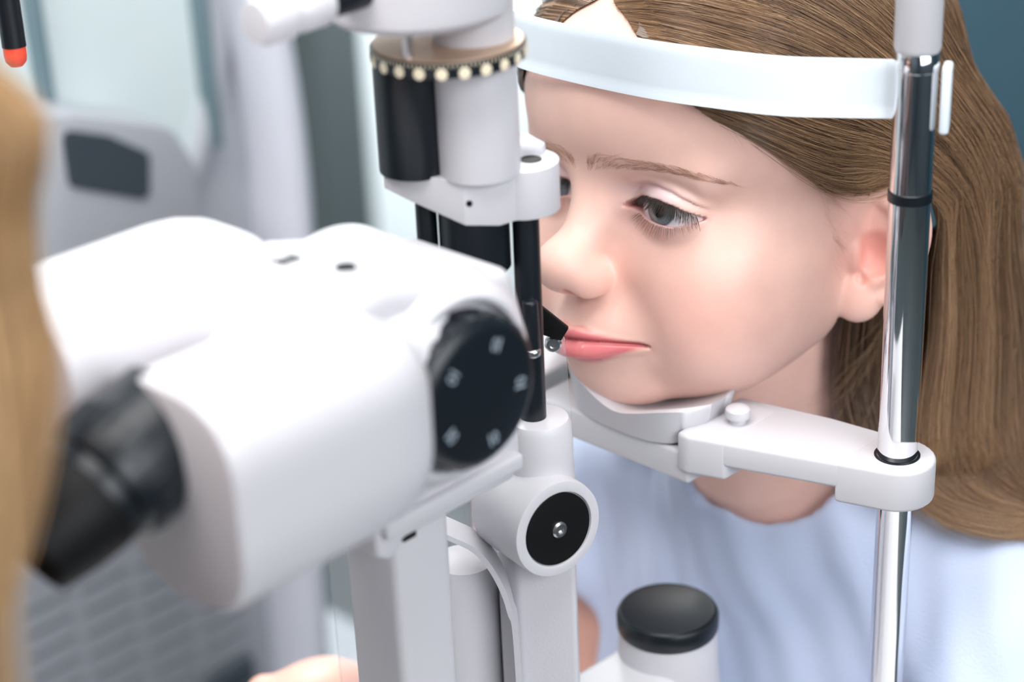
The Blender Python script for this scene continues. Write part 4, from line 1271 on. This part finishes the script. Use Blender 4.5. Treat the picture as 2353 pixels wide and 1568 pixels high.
# --- breath shield with its screw, and the black vane beside the rod
SO = Vector((0.031, -0.0600, 0)) - E2 * 0.0085
sh = bmesh.new()
outline = round_poly([(-0.088, 0.925), (-0.010, 0.925), (0.006, 1.085), (0.0035, 1.138), (-0.006, 1.138), (-0.012, 1.118), (-0.089, 1.100)], [0.012, 0.01, 0.004, 0.0045, 0.0045, 0.004, 0.01])
f_ = [sh.verts.new(SO + E1 * a + E2 * 0.0009 + Vector((0, 0, z))) for a, z in outline]
r_ = [sh.verts.new(SO + E1 * a - E2 * 0.0009 + Vector((0, 0, z))) for a, z in outline]
sh.faces.new(f_); sh.faces.new(r_[::-1])
for i in range(len(f_)):
    j = (i + 1) % len(f_)
    sh.faces.new((f_[i], r_[i], r_[j], f_[j]))
shield = bm_obj('breath_shield', sh, M_CLEAR, slit, smooth=False)
tag(shield, 'clear scratched acrylic shield')
lathe('shield_screw', SO + E1 * -0.0005 + Vector((0, 0, 1.1345)), tuple(E2), [(0, 0.001), (0.0031, 0.001), (0.0031, 0.003), (0.0024, 0.0038), (0.0014, 0.0038), (0.0012, 0.003), (0, 0.003)], M_STEEL, shield, 32)
prism('vane', [(-0.004, 1.1500), (0.0052, 1.1415), (0.0024, 1.1368), (-0.004, 1.1392)], -0.0012, 0.0012, M_BLACK_MATT, slit, 0.0003, 2, ex=tuple(E1), ey=(0, 0, 1), ez=tuple(E2), o=tuple(SO + E2 * 0.004))
lv = cyl('rod_lever', rp + E2 * 0.0052 + E1 * 0.0005 + Vector((0, 0, 1.163)), (0.02, 0.02, -1), 0.0027, 0.0, 0.019, M_BLACK, slit, 0.0012, 24)
cyl('lever_tip', rp + E2 * 0.0060 + E1 * 0.0008 + Vector((0, 0, 1.1452)), (0.02, 0.02, -1), 0.0029, 0.0, 0.0030, M_STEEL, lv, 0.001, 24)
# --- base below
rot_box('base', (0.03, -0.13, TABLE_Z + 0.026), (0.16, 0.20, 0.052), 0, M_WHITE, slit, 0.01, 4)
# ------------------------------------------------------------------ second instrument on its table, far behind
M_PGREY = mat('instrument_grey', (0.42, 0.44, 0.48), 0.5); add_noise_bump(M_PGREY, 300, 0.08, 0.0005)
M_PWHITE = mat('instrument_white', (0.72, 0.74, 0.82), 0.45); add_noise_bump(M_PWHITE, 300, 0.05, 0.0005)
M_PSCREEN = mat('pale_green_glass', (0.72, 0.82, 0.83), 0.25, Coat_Weight=0.4); add_noise_bump(M_PSCREEN, 20, 0.02, 0.0005)
M_PTEAL = mat('teal_edge', (0.16, 0.24, 0.27), 0.4); add_noise_bump(M_PTEAL, 60, 0.02, 0.0005)
M_PVENT = mat('vent_grey', (0.20, 0.21, 0.235), 0.6); add_noise_bump(M_PVENT, 60, 0.02, 0.0005)
M_PDARK = mat('dark_recess', (0.045, 0.06, 0.075), 0.5); add_noise_bump(M_PDARK, 60, 0.02, 0.0005)
per = thing('visual_field_tester', 'large white and grey instrument with an oval screen and slotted side, behind the slit lamp', 'instrument', (-0.60, 0.05, 0.60))
YZ = dict(ex=(0, 1, 0), ey=(0, 0, 1), ez=(1, 0, 0))
prism('housing', round_poly([(-0.26, 0.60), (0.186, 0.60), (0.190, 0.74), (0.206, 0.94), (0.208, 1.04), (0.190, 1.15), (0.14, 1.30), (-0.14, 1.30), (-0.26, 1.15)], [0.03, 0.01, 0.08, 0.08, 0.08, 0.08, 0.1, 0.1, 0.1]), -0.82, -0.487, M_PGREY, per, 0.006, 3, **YZ)
# white front edge running down the instrument
edge = catmull([(0.172, 1.30), (0.196, 1.20), (0.213, 1.10), (0.218, 1.00), (0.211, 0.88), (0.201, 0.76), (0.196, 0.60)], 40)
sweep('front_edge', [(-0.478, y, z) for y, z in edge], [(0.030 * math.cos(a), 0.0165 * math.sin(a)) for a in np.linspace(0, 2 * math.pi, 20, endpoint=False)], M_PWHITE, per, up=(0, 1, 0))
# oval rim and the screen inside it
oc, orr = (0.045, 1.125), (0.145, 0.165)
ov = [(-0.484, oc[0] + orr[0] * math.cos(a), oc[1] + orr[1] * math.sin(a)) for a in np.linspace(-0.5 * math.pi, 1.5 * math.pi, 73)]
sweep('oval_rim', ov, [(0.009 * math.cos(a), 0.006 * math.sin(a)) for a in np.linspace(0, 2 * math.pi, 14, endpoint=False)], M_PGREY, per, up=(1, 0, 0))
bm = bmesh.new()
cv = [bm.verts.new((-0.4855, oc[0] + orr[0] * math.cos(a), oc[1] + orr[1] * math.sin(a))) for a in np.linspace(0, 2 * math.pi, 72, endpoint=False)]
cb = [bm.verts.new((-0.4875, v.co.y, v.co.z)) for v in cv]
bm.faces.new(cv); bm.faces.new(cb[::-1])
for i in range(72):
    j = (i + 1) % 72
    bm.faces.new((cv[i], cb[i], cb[j], cv[j]))
scn = bm_obj('screen', bm, M_PSCREEN, per)
for y in (0.062, 0.176):
    box('screen_bar', (-0.481, y, 1.13), (0.010, 0.009, 0.235 if y < 0.1 else 0.19), M_PTEAL, scn, 0.002)
# grey chin rest unit in front of the screen
unit = prism('chin_rest_unit', round_poly([(0.018, 0.965), (0.130, 0.965), (0.129, 1.047), (0.114, 1.076), (0.050, 1.100), (0.018, 1.106)], [0.005, 0.01, 0.02, 0.03, 0.03, 0.005]), -0.484, -0.435, M_PGREY, per, 0.006, 3, **YZ)
prism('slot', round_poly([(0.040, 1.060), (0.092, 1.036), (0.096, 1.064), (0.070, 1.082), (0.040, 1.094)], 0.006), -0.4352, -0.4335, M_PDARK, unit, 0.0004, 1, **YZ)
box('seam', (-0.4345, 0.075, 0.993), (0.002, 0.075, 0.005), M_PDARK, unit, 0.0005, 1, (1, 0, 0), (0, 0.93, -0.37), (0, 0.37, 0.93))
# vent slots in the side
for c in range(4):
    for r in range(9):
        y = 0.012 + c * 0.044; z = 0.778 - c * 0.004 - r * 0.0165
        box('vent_slot', (-0.4868, y, z), (0.0016, 0.036, 0.0045), M_PVENT, per, 0.001, 1)
box('socket', (-0.484, 0.140, 0.652), (0.008, 0.045, 0.022), M_PDARK, per, 0.004)
M_PTABLE = mat('grey_table_top', (0.30, 0.33, 0.36), 0.5); add_noise_bump(M_PTABLE, 200, 0.05, 0.0005)
ptab = thing('instrument_table', 'grey instrument table carrying the large white and grey tester', 'table', (-0.66, 0.0, 0.0))
box('table_top', (-0.68, -0.03, 0.585), (0.46, 0.66, 0.03), M_PTABLE, ptab, 0.006)
cyl('column', (-0.70, -0.03, 0), (0, 0, 1), 0.04, 0.03, 0.572, M_PWHITE, ptab, 0.004)
box('foot', (-0.70, -0.03, 0.02), (0.42, 0.50, 0.04), M_PTABLE, ptab, 0.01)

# slit lamp table
stab = thing('instrument_table', 'white instrument table under the slit lamp and head rest', 'table', (0.05, -0.12, 0.0))
M_TTOP = mat('white_laminate', (0.70, 0.70, 0.71), 0.45); add_noise_bump(M_TTOP, 200, 0.05, 0.0005)
box('table_top', (0.06, -0.135, TABLE_Z - 0.0145), (0.46, 0.38, 0.028), M_TTOP, stab, 0.006)
cyl('column', (0.06, -0.15, 0), (0, 0, 1), 0.05, 0.03, TABLE_Z - 0.028, M_PWHITE, stab, 0.004)
box('foot', (0.06, -0.15, 0.02), (0.40, 0.42, 0.04), M_PTABLE, stab, 0.01)
# ------------------------------------------------------------------ examiner at the eyepieces, mostly out of frame
DOC_T = np.array([0.060, -0.347, 1.222]); DOC_M = euler_mat(14, 3, 176); DOC_S = 1.10
def d2w(P):
    P = np.asarray(P, float)
    return (P * np.array([1, -1, 1]) / 1000.0 * DOC_S) @ DOC_M.T + DOC_T
doc = thing('person', 'examiner with loose fair hair, leaning to the slit lamp eyepieces', 'person', (0.06, -0.50, 0.80))
def doc_sdf(p):
    d = head_sdf(p)
    q = p.copy(); q[:, 0] = np.abs(q[:, 0])
    n = cap(q, (0, -88, -40), (0, -120, -160), 40, 42)
    n = smin(n, cap(q, (0, -160, -215), (130, -160, -230), 52, 44), 30)
    n = smin(n, ell(q, (0, -170, -340), (130, 80, 150)), 25)
    return smin(d, n, 9)
DV, DQ = sdf_mesh(doc_sdf, axis_coords([(-190, 190, 3.5)]), axis_coords([(-270, 36, 3.5)]), axis_coords([(-400, 124, 3.5)]), 3, 1)
_dc, _dg = skin_colour(DV)
link('body', mesh_np('body', d2w(DV), DQ[:, ::-1], {'skin': _dc, 'gloss': _dg}), M_SKIN, doc)
CV, CQ = sdf_mesh(lambda p: smax(smin(smin(cap(np.abs(p) * np.array([1, 0, 0], np.float32) + p * np.array([0, 1, 1], np.float32), (0, -160, -215), (130, -160, -230), 58, 50), ell(p, (0, -170, -340), (138, 88, 160)), 25),
    cap(np.abs(p) * np.array([1, 0, 0], np.float32) + p * np.array([0, 1, 1], np.float32), (140, -160, -235), (165, -120, -400), 48, 42), 20), -cap(p, (0, -104, -90), (0, -108, -190), 52, 56), 4.0),
    axis_coords([(-220, 220, 4)]), axis_coords([(-280, -60, 4)]), axis_coords([(-460, -140, 4)]), 3, 1)
M_COAT = mat('dark_tunic', (0.16, 0.12, 0.12), 0.85); add_noise_bump(M_COAT, 700, 0.2, 0.0006)
link('tunic', mesh_np('tunic', d2w(CV), CQ[:, ::-1]), M_COAT, doc)
LOCK = [(0.098, -0.330, 1.332), (0.108, -0.318, 1.320), (0.1185, -0.3105, 1.3060), (0.1195, -0.3140, 1.2920), (0.1235, -0.3180, 1.2760), (0.1295, -0.3215, 1.2600), (0.1350, -0.3310, 1.2410), (0.1400, -0.3425, 1.2230), (0.1440, -0.3540, 1.2060), (0.144, -0.368, 1.185)]
def doc_hair():
    r = np.random.RandomState(90)
    # locks swept over the temple and hanging in front of the ear, local head frame (her right side is -x)
    top = [(4, 6, 82), (2, -30, 104), (2, -75, 114), (2, -115, 108)]
    Vs, Qs, Ts = [], [], []
    def add(V, Q, T):
        o = sum(len(v) for v in Vs); Vs.append(V); Qs.append(Q + o); Ts.append(T)
    cv, cq = sdf_mesh(lambda p: scalp(p) - 3, axis_coords([(-86, 86, 4)]), axis_coords([(-186, 30, 4)]), axis_coords([(-80, 128, 4)]), 3, 1)
    k = in_hair(cv)[cq].all(1)
    add(d2w(cv), cq[k][:, ::-1], np.full(len(cv), 0.5))
    for side in (-1, 1):
        G = []
        for i, root in enumerate(top):
            back = i * 34
            a = np.array([root, (40, 4 - back * 1.0, 84 - i * 2), (72, 2 - back, 48), (84, 2 - back, 0), (86, 4 - back, -50), (80, -4 - back, -100), (70, -18 - back, -150)], float)
            G.append(a)
        G = np.array(G)
        n = 800
        s = r.uniform(0, 3, n)
        A = np.stack([catmull(G[:, k_], 200) for k_ in range(G.shape[1])], 1)
        C = A[np.clip((s / 3 * 199).astype(int), 0, 199)]
        P = np.stack([catmull(c, 18) for c in C])
        P += r.normal(0, 2.4, (n, 1, 3)) * np.linspace(0.5, 1.6, 18)[None, :, None]
        P[..., 0] = np.abs(P[..., 0]) * side
        W = d2w(P.reshape(-1, 3)).reshape(P.shape)
        add(*strands_mesh('h', W, 0.0008, 0.4, 3, np.clip(r.normal(0.62, 0.16, n), 0, 1)))
    # loose lock falling forward past her right temple
    lock = np.array(LOCK)
    n = 1500
    P = np.repeat(catmull(lock, 22)[None], n, 0)
    a = r.uniform(0, 2 * math.pi, n); q = np.sqrt(r.rand(n))
    prof = np.interp(np.linspace(0, 1, 22), [0, 0.12, 0.25, 0.4, 0.6, 0.85, 1], [0.006, 0.008, 0.0085, 0.0075, 0.008, 0.007, 0.005])
    P[..., 0] += (np.cos(a) * q)[:, None] * prof * 1.0
    P[..., 1] += (np.sin(a) * q)[:, None] * prof * 1.0 - 0.004
    P += r.normal(0, 0.0006, (n, 1, 3)) + 0.001 * np.sin(np.linspace(0, 7, 22))[None, :, None] * r.normal(0, 1, (n, 1, 3))
    add(*strands_mesh('h', P, 0.0004, 0.5, 3, np.clip(r.normal(0.5, 0.2, n), 0, 1)))
    return mesh_np('hair', np.concatenate(Vs), np.concatenate(Qs), {'tint': np.concatenate(Ts)})
def blond_material():
    m = mat('fair_hair', (0.45, 0.26, 0.11), 0.4)
    nt = m.node_tree; b = nt.nodes['Principled BSDF']
    at = nt.nodes.new('ShaderNodeAttribute'); at.attribute_name = 'tint'
    ramp = nt.nodes.new('ShaderNodeValToRGB'); cr = ramp.color_ramp
    cr.elements[0].color = (0.16, 0.065, 0.018, 1); cr.elements[1].color = (0.62, 0.40, 0.20, 1)
    nt.links.new(at.outputs['Fac'], ramp.inputs['Fac']); nt.links.new(ramp.outputs['Color'], b.inputs['Base Color'])
    return m
link('hair', doc_hair(), blond_material(), doc)
